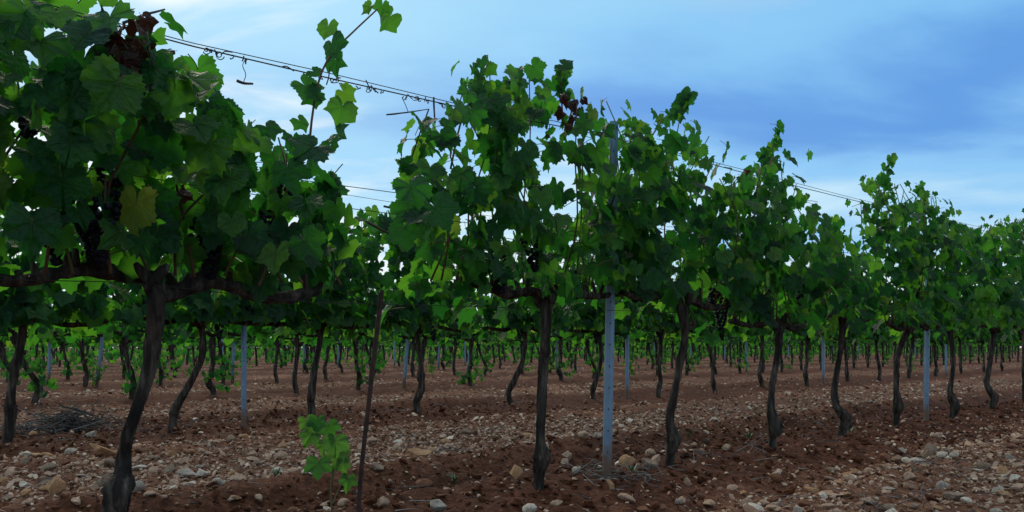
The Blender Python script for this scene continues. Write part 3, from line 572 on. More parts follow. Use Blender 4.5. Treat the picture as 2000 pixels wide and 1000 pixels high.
ROW2 = [(25, 'second-row grapevine at the left edge with thick upright trunk'), (335, 'second-row grapevine with strongly leaning curved trunk behind the largest vine'), (610, 'second-row grapevine whose slim trunk rises behind the low green shoot'),
        (815, 'second-row grapevine with swollen trunk foot right of the rusty stake'), (1000, 'second-row grapevine leaning right, just left of the straight dark trunk'), (1160, 'second-row grapevine seen just left of the nearest steel post'), (1285, 'second-row grapevine left of the knotted front trunk, right of a slim post'),
        (1395, 'second-row grapevine between the knotted trunk and the Y-forked trunk'), (1487, 'second-row grapevine right behind the Y-forked front trunk'), (1575, 'second-row grapevine just left of the slim pale post beyond the kinked trunk'), (1655, 'second-row grapevine right behind the kinked front trunk'),
        (1717, 'second-row grapevine with short curved trunk left of the curving front vine'), (1775, 'second-row grapevine partly behind the curving front vine'), (1827, 'second-row grapevine right beside the second steel post'), (1877, 'second-row grapevine right of the S-bent front trunk'), (1922, 'second-row grapevine left of the last front trunk'), (1957, 'second-row grapevine right of the last front trunk'), (1998, 'second-row grapevine at the right edge')]
for i, (px, lab) in enumerate(ROW2):
    x, y = on_row(px, 2); pts = None
    if px in TR2:
        z0 = gz(x, y); D = y; yb = TR2[px][0][1]
        pts = [np.array([(qx - px) / F * D, 0.015 * math.sin(j * 2.0), (yb - qy) / F * D * 1.0]) for j, (qx, qy) in enumerate(TR2[px])]
        k = 0.81 / pts[-1][2]
        for q in pts: q[2] *= k
        pts[0][2] = -0.06
    place_vine(vine_parts(900 + i, 2, pts, topz=[1.7, 1.78, 1.80, 1.86, 1.84, 1.78, 1.7][i % 7]), x, y, lab, 'grapevines of the second row')

# ------------------------------------------------------------------ rows behind
PROTO = [vine_parts(1200 + i, 3, topz=1.6 + 0.05 * (i % 5)) for i in range(9)]
ORD = {3: 'third', 4: 'fourth', 5: 'fifth', 6: 'sixth', 7: 'seventh', 8: 'eighth'}
FAR_CELLS = []
MARKS = [(14, 'the left-edge trunk'), (130, 'the heap of dry prunings'), (265, 'the largest dark trunk'), (370, 'the leaning curved trunk'), (475, 'the pale second-row post'), (615, 'the slim trunk behind the young vine'), (725, 'the rusty stake'), (790, 'the leaning third-row post'), (818, 'the swollen-foot trunk'), (912, 'the distant leaning post'), (1015, 'the right-leaning trunk'), (1060, 'the straight front trunk'), (1165, 'the trunk left of the nearest post'), (1188, 'the nearest steel post'), (1225, 'the slim post behind the nearest one'), (1320, 'the knotted front trunk'), (1395, 'the trunk right of the knotted one'), (1458, 'the distant mid-right post'), (1513, 'the Y-forked front trunk'), (1608, 'the slim pale post'), (1640, 'the kinked front trunk'), (1717, 'the short curved second-row trunk'), (1755, 'the curving front trunk'), (1810, 'the second steel post'), (1858, 'the S-bent front trunk'), (1935, 'the last front trunk'), (1980, 'the right picture edge')]
def build_rows_behind():
    rng = np.random.default_rng(77); total = len(ROW1) + len(ROW2)
    for k in range(3, 24):
        D0 = row_at(-120 if k < 6 else -60, k); x0, y0 = (-120 - 1000) / F * D0, D0
        s = 0.0; i = 0
        jit = rng.uniform(0, SLOT)
        while True:
            x = x0 + U[0] * (s + jit); y = y0 + U[1] * (s + jit); s += SLOT; i += 1
            if px_of(x, y) > 1990: break
            if i > 400: break
            x += rng.normal(0, .04); y += rng.normal(0, .04)
            if rng.random() < 0.03: continue
            if k <= 6 and total < 298:
                total += 1
                px = px_of(x, y); n = min(MARKS, key=lambda t: abs(t[0] - px)); dx = px - n[0]; rel = 'seen close behind' if abs(dx) < 9 else ('to the left of' if dx < 0 else 'to the right of')
                place_vine(PROTO[rng.integers(len(PROTO))], x, y, 'slim %s-row grapevine %s %s' % (ORD[k], rel, n[1]), 'grapevines of the %s row' % ORD[k])
            else: FAR_CELLS.append((x, y, k))
build_rows_behind()
def build_far_vines():
    rng = np.random.default_rng(5); a = Acc()
    def pro(n, r0, r1):
        V, T, c = [], [], 0
        for j in range(n):
            zz = rng.uniform(.74, 1.65) if rng.random() < .78 else rng.uniform(.15, .9)
            q = UP * zz + U3 * rng.uniform(-.56, .56) + N3 * rng.normal(0, .13); v, t = (MIDLEAF if n > 30 else TINY)[rng.integers(6)]
            V.append(v * rng.uniform(r0, r1) @ outward(rng, -1 if rng.random() < .7 else 1).T + q); T.append(t + c); c += len(v)
        l = rng.normal(0, .06); v, q, _ = tube(np.array([[0, 0, -.05], [l * .3, 0, .4], [l, 0, .8]]), [.045, .036, .045], 4, cap=False)
        return np.vstack(V), np.vstack(T), v, q
    near = [pro(44, .12, .17) for i in range(8)]; far = [pro(20, .19, .27) for i in range(8)]
    C = np.array([(x, y) for x, y, k in FAR_CELLS]); Z = ground_h(C[:, 0], C[:, 1]); K = np.array([k for x, y, k in FAR_CELLS])
    for kinds, sel in ((near, K < 12), (far, K >= 12)):
        pick = rng.integers(0, 8, len(C))
        for i, (V, T, tv, tq) in enumerate(kinds):
            m = np.where(sel & (pick == i))[0]
            if not len(m): continue
            o = np.stack([C[m, 0], C[m, 1], Z[m]], 1)[:, None, :]; st = np.arange(len(m))[:, None, None]
            a.add((V[None] + o).reshape(-1, 3), None, (T[None] + st * len(V)).reshape(-1, 3)); a.add((tv[None] + o).reshape(-1, 3), (tq[None] + st * len(tv)).reshape(-1, 4), None, 1)
    tag(link('far_vines', a.mesh('far_vines', [LEAF, BARK])), 'far rows of grapevines merging into a dark green band', 'vineyard', kind='stuff')
build_far_vines()

# ------------------------------------------------------------------ trellis posts
def post_parts(h, w, holes):
    # open C-section: web, two flanges with lips, facing the camera side
    d = w * 0.62; t = 0.0035; lip = w * 0.22
    prof = [(-w / 2 + lip, d / 2), (-w / 2, d / 2), (-w / 2 + w * .24, -d / 2), (w / 2 - w * .24, -d / 2), (w / 2, d / 2), (w / 2 - lip, d / 2)]
    pin = [(-w / 2 + lip, d / 2 - t), (-w / 2 + t * 1.2, d / 2 - t), (-w / 2 + w * .24 + t, -d / 2 + t), (w / 2 - w * .24 - t, -d / 2 + t), (w / 2 - t * 1.2, d / 2 - t), (w / 2 - lip, d / 2 - t)]
    ring = prof + pin[::-1]; n = len(ring); V = []; zs = [-0.25, h * .33, h * .66, h]
    for z in zs: V += [(x, y, z) for x, y in ring]
    Q = [[i * n + j, i * n + (j + 1) % n, (i + 1) * n + (j + 1) % n, (i + 1) * n + j] for i in range(len(zs) - 1) for j in range(n)]
    T = []
    for j in range(5): Q.append([3 * n + j, 3 * n + j + 1, 3 * n + n - 2 - j, 3 * n + n - 1 - j])
    body = make_mesh('post_body', V, np.array(Q), [STEEL], smooth=False)
    th = np.linspace(0, 2 * np.pi, 8, endpoint=False); hv = []; hr = w * 0.085
    hv = [(0.62 * hr * math.cos(q), 0, 1.5 * hr * math.sin(q)) for q in th] + [(0.62 * hr * math.cos(q), -0.002, 1.5 * hr * math.sin(q)) for q in th]
    hq = [[j, (j + 1) % 8, 8 + (j + 1) % 8, 8 + j] for j in range(8)]; ht = [[8, 8 + j + 1, 8 + j] for j in range(1, 7)] 
    hole = make_mesh('punched_hole', hv, [np.array(hq), np.array(ht)], [HOLE], smooth=False)
    return body, hole, d
def add_post(px, k, h, w, holes, label, lean=0.0, rz=0.0, group='galvanised trellis posts', D=None, leany=0.0):
    if D is None: x, y = on_row(px, k)
    else: x, y = (px - 1000) / F * D, D
    root = link('trellis_post', None, loc=(x, y, gz(x, y))); root.rotation_euler = (leany, lean, rz); tag(root, label, 'post', group)
    body, hole, d = POSTMESH.setdefault((round(h, 2), w), post_parts(h, w, holes))
    pb = link('post_body', body, root)
    if holes:
        for sx, st in ((0.17, 0.0),):
            for i in range(16):
                z = 0.12 + st + i * 0.1
                if z < h - 0.03: link('punched_hole', hole, pb, loc=(sx * w, -d / 2 - 0.0005, z))
POSTMESH = {}
add_post(1184, 1, 1.66, 0.044, True, 'nearest grey-blue galvanised steel post with punched holes', lean=0.02, rz=-0.30)
add_post(1809, 1, 1.62, 0.043, True, 'steel post of the front row between curving and S-bent vines', lean=0.012, rz=-0.25)
add_post(475, 2, 1.62, 0.043, True, 'pale steel post right of the largest vine trunk, in the second row', rz=-0.2, D=F * H / 156)
add_post(1225, 2, 1.6, 0.05, True, 'steel post of the second row just right of the nearest post', rz=-0.2)
add_post(1608, 2, 1.6, 0.05, False, 'slim pale steel post left of the kinked vine, in the second row', rz=-0.2)
add_post(1848, 2, 1.6, 0.05, False, 'small steel post beyond the second front-row post, right of it', rz=-0.2)
add_post(788, 3, 1.6, 0.058, False, 'steel post leaning to the right behind the rusty stake', lean=0.085, rz=-0.2)
add_post(1458, 3, 1.6, 0.052, False, 'distant steel post between the knotted and Y-forked trunks', rz=-0.2)
add_post(188, 4, 1.6, 0.055, False, 'distant leaning steel post far left between second-row trunks', lean=0.13, rz=-0.2)
add_post(453, 4, 1.6, 0.055, False, 'distant steel post just left of the pale second-row post', lean=0.04, rz=-0.2)
add_post(912, 4, 1.6, 0.055, False, 'distant leaning steel post right of the swollen-foot vine', lean=0.11, rz=-0.2)
add_post(1627, 4, 1.6, 0.055, False, 'distant thin steel post close beside the kinked vine trunk', rz=-0.2)
add_post(434, 6, 1.6, 0.055, False, 'tiny far steel post left of the leaning pair near the pale post', rz=-0.2)
add_post(770, 6, 1.6, 0.055, False, 'tiny far steel post left of the leaning third-row post', rz=-0.2)
add_post(908, 6, 1.6, 0.055, False, 'tiny far steel post beside the leaning distant post', rz=-0.2)
add_post(1416, 5, 1.6, 0.055, False, 'tiny far steel post between two second-row trunks near the middle right', rz=-0.2)
for px, k, lab in ((1087, 4, 'distant steel post just right of the straight front trunk'), (856, 5, 'distant steel post between swollen-foot trunk and leaning post'), (592, 5, 'distant steel post left of the slim trunk behind the young vine'), (1677, 5, 'distant steel post right of the kinked front trunk'), (1788, 4, 'distant steel post left of the second front post'), (1945, 5, 'distant steel post close to the last front trunk'), (1540, 5, 'distant steel post right of the Y-forked front trunk'), (1280, 5, 'distant steel post left of the knotted front trunk'), (300, 5, 'distant steel post seen right of the largest dark trunk'), (95, 5, 'distant steel post right of the left-edge trunk'), (1350, 6, 'tiny far steel post right of the knotted front trunk'), (1890, 5, 'distant steel post right of the S-bent front trunk'), (660, 6, 'tiny far steel post left of the rusty stake')):
    add_post(px, k, 1.6, 0.055, False, lab, lean=0.03 * math.sin(px), rz=-0.2)
add_post(1970, 4, 1.6, 0.055, False, 'distant steel post at the right edge', lean=-0.05, rz=-0.2)

# ------------------------------------------------------------------ rusty stake
def build_stake():
    D = row_at(702, 1) + 0.03; p = [P(699, 1030, D), P(702, 960, D), P(722, 770, D), P(746, 566, D)]
    x, y = p[1][0], p[1][1]; z = gz(x, y); root = link('rusty_stake', None, loc=(x, y, z)); tag(root, 'thin dark rusty iron stake leaning right beside the low green shoot', 'stake')
    off = np.array([x, y, z]); p[0][2] = min(p[0][2], z - .1)
    a = Acc(); rng = np.random.default_rng(3)
    a.add(*tube(smooth_path(p, 60), 0.0085 * (1 + .05 * np.sin(np.arange(60) * 2.1)), 9, .04, rng)); link('rod', a.mesh('rod', [RUST], off=off), root)
    a = Acc(); zz = p[2]
    th = np.linspace(0, 4 * np.pi, 40); dv = (p[2] - p[1]) / np.linalg.norm(p[2] - p[1]); c = p[1] + dv * 0.02
    a.add(*tube(np.array([c + np.array([math.cos(t) * .010, math.sin(t) * .010, 0.0015 * t]) for t in th]), .0014, 4)); link('wire_tie', a.mesh('wire_tie', [WIRE], off=off), root)
build_stake()

# ------------------------------------------------------------------ wires
def row_line(k, pxs, zfn, doff=0.0):
    out = []
    for px in pxs:
        D = row_at(px, k, doff); x = (px - 1000) / F * D; out.append([x, D, zfn(px, D)])
    return np.array(out)
def wire(k, z, label, r=0.0014, doff=0.0, sag=0.012, px0=-400, px1=2080, group='trellis wires of the front row', table=None):
    pxs = np.concatenate([np.arange(px0, px1, 20)])
    if table is not None:
        t = np.array(table, float); zf = lambda px, D: H + (HY - np.interp(px, t[:, 0], t[:, 1])) / F * D
    else: zf = lambda px, D: z + sag * math.sin(px / 70.0) + 0.004 * math.sin(px / 13)
    p = row_line(k, pxs, zf, doff); a = Acc(); a.add(*tube(p, r, 5))
    off = p[len(p) // 2]; root = link('trellis_wire', None, loc=off); tag(root, label, 'wire', group)
    link('strand', a.mesh('strand', [WIRE], off=off), root); return root, p, off
def curl(rng, c, s=0.02):
    th = np.linspace(0, rng.uniform(6, 13), 26); ax = rng.normal(0, 1, 3); ax /= np.linalg.norm(ax); b = np.cross(ax, UP + .01); b /= np.linalg.norm(b); d = np.cross(ax, b)
    rr = np.linspace(s, s * .25, 26)
    return c + np.outer(rr * np.cos(th), b) + np.outer(rr * np.sin(th), d) + np.outer(th * .0012, ax) - np.array([0, 0, s * .6])
def build_wires():
    rng = np.random.default_rng(9)
    T1 = [(-400, -260), (0, -10), (375, 90), (640, 152), (930, 217), (1090, 246), (1200, 270), (1500, 350), (1670, 392), (2080, 488)]
    root, p, off = wire(1, 0, 'uppermost dark wire wound with dry tendrils, crossing the sky gap', r=.0024, table=T1)
    for px, s in ((405, .016), (430, .02), (455, .014), (478, .018), (625, .016), (655, .022), (668, .016), (700, .014), (722, .02), (745, .013), (790, .018), (815, .02), (838, .012), (868, .015), (900, .02), (930, .014), (1070, .02), (410, .01), (650, .012), (735, .012), (820, .011)):
        D = row_at(px, 1); c = P(px, np.interp(px, [t[0] for t in T1], [t[1] for t in T1]), D); a = Acc(); a.add(*tube(curl(rng, c, s * .7), .0017, 4, cap=False)); link('dry_tendril', a.mesh('dry_tendril', [DEADWOOD], off=off), root)
    for px in (420, 440, 475, 560, 640, 660, 720, 730, 800, 830, 860, 890):
        D = row_at(px, 1); c = P(px, np.interp(px, [t[0] for t in T1], [t[1] for t in T1]), D); d = rng.normal(0, .012, 3) + UP * rng.uniform(-.03, .03)
        a = Acc(); a.add(*tube(smooth_path([c - d * .6, c + rng.normal(0, .003, 3), c + d], 5), .0021, 4)); link('dry_tendril', a.mesh('dry_tendril', [DEADWOOD], off=off), root)
    T2 = [(x, y - 6 + 4 * math.sin(x / 60)) for x, y in T1]
    wire(1, 0, 'second upper wire twisted close along the uppermost wire', table=T2, doff=.02, r=.0016)
    wire(1, 0, 'upper of the middle wires in the sky gap between the vines', table=[(-400, 215), (0, 262), (320, 315), (620, 356), (860, 388), (1200, 436), (1640, 492), (2080, 545)])
    wire(1, 0, 'thin faint middle wire between the two darker ones', table=[(-400, 240), (0, 285), (650, 376), (790, 399), (1200, 455), (1640, 507), (2080, 552)], r=.0009, doff=.05)
    wire(1, 0, 'lower of the middle wires, passing just above the broken dead cane', table=[(-400, 245), (0, 300), (380, 362), (650, 403), (870, 430), (1200, 470), (1640, 520), (2080, 560)])
    wire(1, 0, 'lowest wire of the front row running at the height of the vine arms', table=[(-400, 535), (0, 546), (250, 551), (600, 590), (940, 599), (1200, 606), (1640, 622), (2080, 636)], doff=-.03)
    wire(2, 1.50, 'top wire of the second row behind the front vines', group='trellis wires of the second row')
    wire(2, 0.80, 'low wire of the second row behind the front vines', group='trellis wires of the second row')
    def bit(label, pts, r, tie=None):
        q = [P(px, py, row_at(px, 1) - .03) for px, py in pts]; off = q[0]
        root = link('dead_cane', None, loc=off); tag(root, label, 'dead cane', 'bits of dead cane caught on the wires')
        a = Acc(); a.add(*tube(smooth_path(q, 12), np.linspace(r, r * .6, 12), 7, .1, rng)); link('stick', a.mesh('stick', [DEADWOOD], off=off), root)
        if tie:
            q = [P(px, py, row_at(px, 1) - .03) for px, py in tie]; a = Acc(); a.add(*tube(smooth_path(q, 12), .0013, 4)); link('dry_tendril', a.mesh('dry_tendril', [DEADWOOD], off=off), root)
    bit('short dead cane hanging by a tendril under the uppermost wire', [(463, 158), (478, 163), (494, 164)], .0045, [(480, 114), (474, 128), (480, 145), (476, 160)])
    bit('straight thin dead cane lying across the gap under the uppermost wire', [(755, 224), (790, 220), (838, 213)], .0028, [(785, 190), (792, 205), (797, 218)])
    bit('stubby upright dead cane crossing the uppermost wire near the middle vine', [(847, 190), (848, 215), (849, 240)], .004)
    bit('broken dead cane slanting down left of the middle vine', [(714, 432), (745, 449), (784, 466)], .005, [(755, 412), (757, 430), (756, 446)])
    bit('short dead cane lying level along the middle wires', [(750, 403), (775, 408), (802, 406)], .004, [(783, 378), (786, 392), (781, 404)])
    bit('bare dead cane poking from the top of the largest vine', [(240, 45), (280, 30), (322, 18)], .004)
build_wires()

# ------------------------------------------------------------------ low shoots and weeds
def build_shoots():
    rng = np.random.default_rng(21)
    D = row_at(640, 1) + .08; x, y = P(640, 960, D)[:2]; z = gz(x, y); off = np.array([x, y, z])
    root = link('young_vine', None, loc=off); tag(root, 'young bright green vine shoot growing low beside the rusty stake', 'young vine')
    st = [[(648, 1010), (646, 960), (650, 900), (640, 850), (625, 825)], [(648, 950), (655, 900), (660, 870), (645, 838)], [(650, 985), (662, 955), (672, 942)]]
    for s in st:
        p = [P(a, b, D) for a, b in s]
        a = Acc(); a.add(*tube(smooth_path(p, 12), np.linspace(.003, .0015, 12), 5)); link('stem', a.mesh('stem', [GREENCANE], off=off), root)
    for (px, py, r) in ((600, 822, .042), (620, 822, .04), (608, 848, .05), (643, 832, .044), (655, 862, .058), (622, 905, .055), (672, 905, .04), (680, 936, .042), (635, 868, .04), (664, 885, .05)):
        q = P(px, py, D - rng.uniform(.0, .06)); M = leaf_rot(np.array([rng.normal(0, .35), -1, rng.uniform(.2, .8)]), np.array([rng.normal(0, .3), -.3, -1]))
        link('leaf', YLEAVES[rng.integers(4)], root, mat=mat4(q, M, r, off))
    low = [(100, 705, 5, .35, 'bright low leafy shoots at the far left behind the left-edge trunk', 12), (180, 690, 4, .5, 'leafy shoot hanging low at the far left beside a distant leaning post', 10), (360, 735, 4, .32, 'small green shoot growing below the leaning curved trunk', 9), (690, 690, 5, .55, 'leafy green shoot low behind the upper half of the rusty stake', 14), (845, 735, 4, .6, 'tall pale green shoot just right of the swollen-foot trunk', 13),
           (905, 750, 3, .16, 'low round green weed on the stony ground below the middle gap', 10), (1540, 720, 3, .3, 'small upright green shoot between the Y-forked and kinked trunks', 10), (1780, 725, 3, .42, 'thin green shoot behind the curving front vine', 9), (1205, 700, 5, .45, 'yellow-green shoot between the nearest post and the slim post behind it', 9), (1905, 700, 4, .4, 'green shoot low between the S-bent and last front trunks', 9)]
    for px, py, k, h, lab, n in low:
        D = F * H / (py - HY + 1e-3) if py - HY > 25 else row_at(px, k); x, y = (px - 1000) / F * D, D; z = gz(x, y); off = np.array([x, y, z])
        root = link('green_shoot', None, loc=off); tag(root, lab, 'green shoot')
        a = Acc(); tops = []
        for j in range(3):
            t = np.array([rng.normal(0, .08 * D / 8), rng.normal(0, .06), h * rng.uniform(.7, 1.0)]); a.add(*tube(smooth_path([np.array([0, 0, -.03]), t * .5 + rng.normal(0, .02, 3), t], 6), .004, 4)); tops.append(t)
        link('stem', a.mesh('stem', [GREENCANE]), root)
        for j in range(n * 2):
            t = tops[rng.integers(3)]; f = rng.uniform(.2, 1.05); q = t * f + rng.normal(0, .045, 3); q[2] = max(q[2], .03)
            link('leaf', YLEAVES[rng.integers(4)], root, mat=mat4(q, outward(rng, -1), rng.uniform(.035, .07), (0, 0, 0)))
    weeds = [(888, 912, 'tiny grass tuft on the dark soil left of the straight trunk'), (1462, 853, 'small bluish weed left of the Y-forked trunk'), (540, 912, 'small grass tuft on the soil left of the young vine'), (1660, 845, 'small weed at the foot of the kinked trunk'), (480, 985, 'grass tuft at the bottom edge left of the young vine'), (1235, 932, 'green blades among twigs right of the nearest post'), (1345, 846, 'little weed in the soil right of the knotted trunk')]
    for px, py, lab in weeds:
        D = F * H / (py - HY); x, y = (px - 1000) / F * D, D; root = link('weed', None, loc=(x, y, gz(x, y))); tag(root, lab, 'weed')
        for j in range(9):
            th = rng.uniform(0, 6.28); l = rng.uniform(.03, .07); d = np.array([math.cos(th), math.sin(th), 0]); w = np.array([-d[1], d[0], 0]) * .004
            V = [-w, w, d * l * .4 + UP * l * .7 + w, d * l * .4 + UP * l * .7 - w, d * l * 1.0 + UP * l * .75]
            link('blade', make_mesh('blade', V, [np.array([[0, 1, 2, 3]]), np.array([[3, 2, 4]])], [GRASS]), root)
build_shoots()

# ------------------------------------------------------------------ stones
def stone_shape(seed, sub, angular):
    rng = np.random.default_rng(seed); V, T = ico(sub); V = V.copy()
    K = 11 if angular else 4; d = rng.normal(0, 1, (K, 3)); d /= np.linalg.norm(d, axis=1)[:, None]; lim = rng.uniform(.34, .78, K)
    for n, l in zip(d, lim):
        s = V @ n; over = s > l; V[over] -= np.outer((s[over] - l), n)
    V *= (1 + rng.normal(0, {1: .1, 2: .05, 3: .018}[sub], len(V)))[:, None]
    V *= np.array([1, rng.uniform(.6, .9), rng.uniform(.35, .62)])
    return V, T
TONES = {'white': (.72, .59, .47), 'pale grey': (.48, .39, .31), 'pale pink': (.54, .34, .23), 'tan': (.48, .26, .13), 'reddish brown': (.24, .10, .052), 'brownish grey': (.31, .21, .145)}
LAND = [(225, 1000, 'the largest dark trunk'), (702, 980, 'the rusty stake'), (640, 940, 'the young vine shoot'), (1055, 960, 'the straight trunk'), (1184, 930, 'the nearest steel post'), (1308, 905, 'the knotted trunk'), (1503, 872, 'the Y-forked trunk'), (1643, 860, 'the kinked trunk'), (1751, 832, 'the curving trunk'), (1809, 820, 'the second steel post'), (1842, 838, 'the S-bent trunk'), (1935, 812, 'the last front trunk'), (475, 838, 'the pale second-row post'), (335, 840, 'the leaning curved trunk'), (14, 862, 'the left-edge trunk'), (818, 812, 'the swollen-foot trunk'), (612, 816, 'the slim trunk behind the shoot'), (1001, 786, 'the right-leaning trunk'), (130, 830, 'the heap of dry prunings')]
def build_stones():
    rng = np.random.default_rng(31)
    shapes1 = [stone_shape(200 + i, 3, i % 3 != 0) for i in range(9)]; meshes1 = [make_mesh('stone', V, T, [STONE1], smooth=i % 3 == 0) for i, (V, T) in enumerate(shapes1)]
    GRP = 'loose stones on the red soil'
    def put(x, y, w, hgt, mi, rz, tone, label, sink=.25, tilt=(0, 0), yd=None):
        o = link('stone', meshes1[mi]); V = shapes1[mi][0]; hx = np.abs(V[:, 0]).max(); hz = np.abs(V[:, 2]).max(); hy = np.abs(V[:, 1]).max()
        o.scale = (w / 2 / hx, (yd or w * .75) / 2 / hy, hgt / 2 / hz); o.location = (x, y, gz(x, y) + hgt / 2 * (1 - 2 * sink)); o.rotation_euler = (tilt[0], tilt[1], rz)
        c = np.array(TONES[tone]) * rng.uniform(.9, 1.08); o.color = (*c, 1); tag(o, label, 'stone', GRP)
    big = [(105, 938, 42, 36, 'tan', 1, 'large angular tan stone left of the largest dark trunk'), (207, 922, 36, 30, 'brownish grey', 2, 'tilted brownish grey slab touching the largest dark trunk at its left'), (200, 874, 52, 17, 'tan', 4, 'long flat tan stone above the slab left of the largest trunk'),
           (271, 962, 24, 24, 'pale grey', 0, 'smooth round grey stone right at the foot of the largest trunk'), (272, 899, 32, 10, 'white', 3, 'flat whitish stone just right of the largest trunk'), (365, 910, 38, 22, 'pale grey', 5, 'large pale grey stone below the leaning curved trunk'), (395, 912, 26, 14, 'white', 7, 'whitish stone touching the large pale grey one'),
           (1225, 907, 48, 30, 'tan', 8, 'large tan triangular stone right of the nearest steel post'), (1270, 884, 20, 18, 'pale pink', 0, 'rounded pink stone above the large tan triangular stone'), (1282, 906, 26, 24, 'pale pink', 2, 'upright pinkish stone left of the knotted trunk foot'), (1268, 915, 34, 22, 'brownish grey', 4, 'greyish stone between the tan triangular and upright pinkish stones'), (1192, 950, 13, 26, 'tan', 5, 'small upright tan stone in front of the nearest steel post'),
           (1342, 932, 14, 18, 'pale pink', 7, 'small upright pale stone right of the knotted trunk'), (1325, 960, 12, 12, 'pale grey', 0, 'small round grey stone below the upright pale one'), (1006, 937, 30, 26, 'tan', 1, 'angular tan stone just left of the straight trunk foot'), (1035, 990, 30, 22, 'white', 0, 'white stone at the bottom edge below the straight trunk'), (1140, 862, 22, 14, 'pale pink', 3, 'pale pink stone left of the nearest steel post'), (1127, 928, 20, 12, 'white', 6, 'white chip left of the nearest steel post foot'),
           (573, 972, 28, 24, 'reddish brown', 0, 'round reddish brown stone below the young vine shoot'), (818, 878, 48, 26, 'tan', 4, 'wide tan boulder in the middle of the stony strip'), (745, 985, 42, 24, 'pale pink', 2, 'pink angular stone right of the rusty stake'), (855, 985, 34, 26, 'pale grey', 5, 'grey stone near the bottom edge right of the rusty stake'), (700, 900, 26, 14, 'white', 3, 'whitish stone beyond the rusty stake'), (925, 945, 18, 12, 'pale grey', 0, 'small grey stone left of the angular tan one'),
           (1815, 872, 40, 30, 'brownish grey', 8, 'large brownish grey stone below the second steel post'), (1791, 894, 28, 14, 'white', 0, 'whitish stone left below the large brownish grey one'), (1842, 888, 26, 14, 'white', 3, 'whitish stone right below the large brownish grey one'), (1843, 930, 28, 18, 'pale grey', 6, 'bluish grey stone on the lower right'), (1860, 955, 44, 20, 'brownish grey', 4, 'flat olive grey stone under the bluish grey one'), (1740, 983, 44, 24, 'white', 2, 'large pale stone at the bottom edge on the right'), (1625, 953, 50, 10, 'pale pink', 3, 'long flat pink slab on the lower right'),
           (1970, 880, 24, 12, 'white', 5, 'pale stone near the right edge under the last trunk'), (1695, 960, 30, 14, 'pale pink', 7, 'pinkish flat stone right of the long flat slab'), (1395, 815, 26, 14, 'pale grey', 1, 'pale stone right of the knotted trunk on the far stony strip'), (50, 882, 22, 11, 'white', 3, 'white flat stone at the far left below the left-edge trunk'), (140, 878, 24, 10, 'pale grey', 6, 'pale flat stone left of the long flat tan stone'), (65, 850, 18, 13, 'tan', 0, 'round tan stone left of the heap of prunings'), (1950, 940, 34, 16, 'pale grey', 2, 'broad pale stone at the lower right edge'), (1770, 940, 12, 12, 'tan', 0, 'small ochre stone left of the bluish grey one')]
    for px, py, w, h, tone, mi, lab in big:
        D = F * H / (py + h * .3 - HY); x, y = (px - 1000) / F * D, D
        put(x, y, w / F * D * 1.05, h / F * D * 1.25, mi, rng.uniform(-.5, .5), tone, lab, .15, (rng.normal(0, .2), rng.normal(0, .2)))
    # scatter
    def scatter(D0, D1, per, med, sig):
        n = int(per * 0.68 * (D1 ** 2 - D0 ** 2)); D = np.sqrt(rng.uniform(D0 ** 2, D1 ** 2, n)); x = D * rng.uniform(-.68, .68, n)
        keep = rng.random(n) < np.clip(1.0 - 0.9 * tilled(x, D), 0.07, 1) * np.clip(.85 + 1.5 * fbm(x * 1.7, D * 1.7, 3, 9), .2, 1.2)
        x, D = x[keep], D[keep]; w = np.clip(np.exp(rng.normal(math.log(med), sig, len(x))), .008, .092); return x, D, w
    sets = [scatter(2.4, 4.7, 1500, .021, .52), scatter(4.7, 8, 1150, .026, .48), scatter(8, 16, 210, .034, .45), scatter(16, 36, 18, .05, .4)]
    x = np.concatenate([s[0] for s in sets]); y = np.concatenate([s[1] for s in sets]); w = np.concatenate([s[2] for s in sets])
    px = px_of(x, y); py = HY + F * H / y; vis = (px > 4) & (px < 1990) & (py < 996); size = np.where(vis, w * F / y, 0)
    order = np.argsort(-size); single = set(order[:260].tolist()); tn = list(TONES)
    for i in order[:260]:
        X, Y, W = x[i], y[i], w[i]; tone = tn[rng.choice(6, p=[.05, .08, .36, .22, .16, .13])]; mi = int(rng.integers(9)); fl = rng.random()
        shp = 'flat' if fl < .35 else ('rounded' if mi % 3 == 0 else 'angular'); hg = W * (.32 if fl < .35 else rng.uniform(.5, .75))
        l = min(LAND, key=lambda t: math.hypot(t[0] - px[i], (t[1] - py[i]) * 2.2)); dx, dy = px[i] - l[0], py[i] - l[1]
        rel = ('in front of' if dy > 12 else 'beyond') if abs(dx) < 25 else ('left of' if dx < 0 else 'right of')
        far = 'just ' if math.hypot(dx, dy) < 60 else ''
        lab = '%s %s %s stone %s%s %s' % ('large' if size[i] > 34 else ('medium' if size[i] > 27 else 'small'), tone, shp, far, rel, l[2])
        put(X, Y, W, hg, mi, rng.uniform(0, 6.28), tone, lab, .2, (rng.normal(0, .25), rng.normal(0, .25)))
    rest = np.array([i for i in range(len(x)) if i not in single])
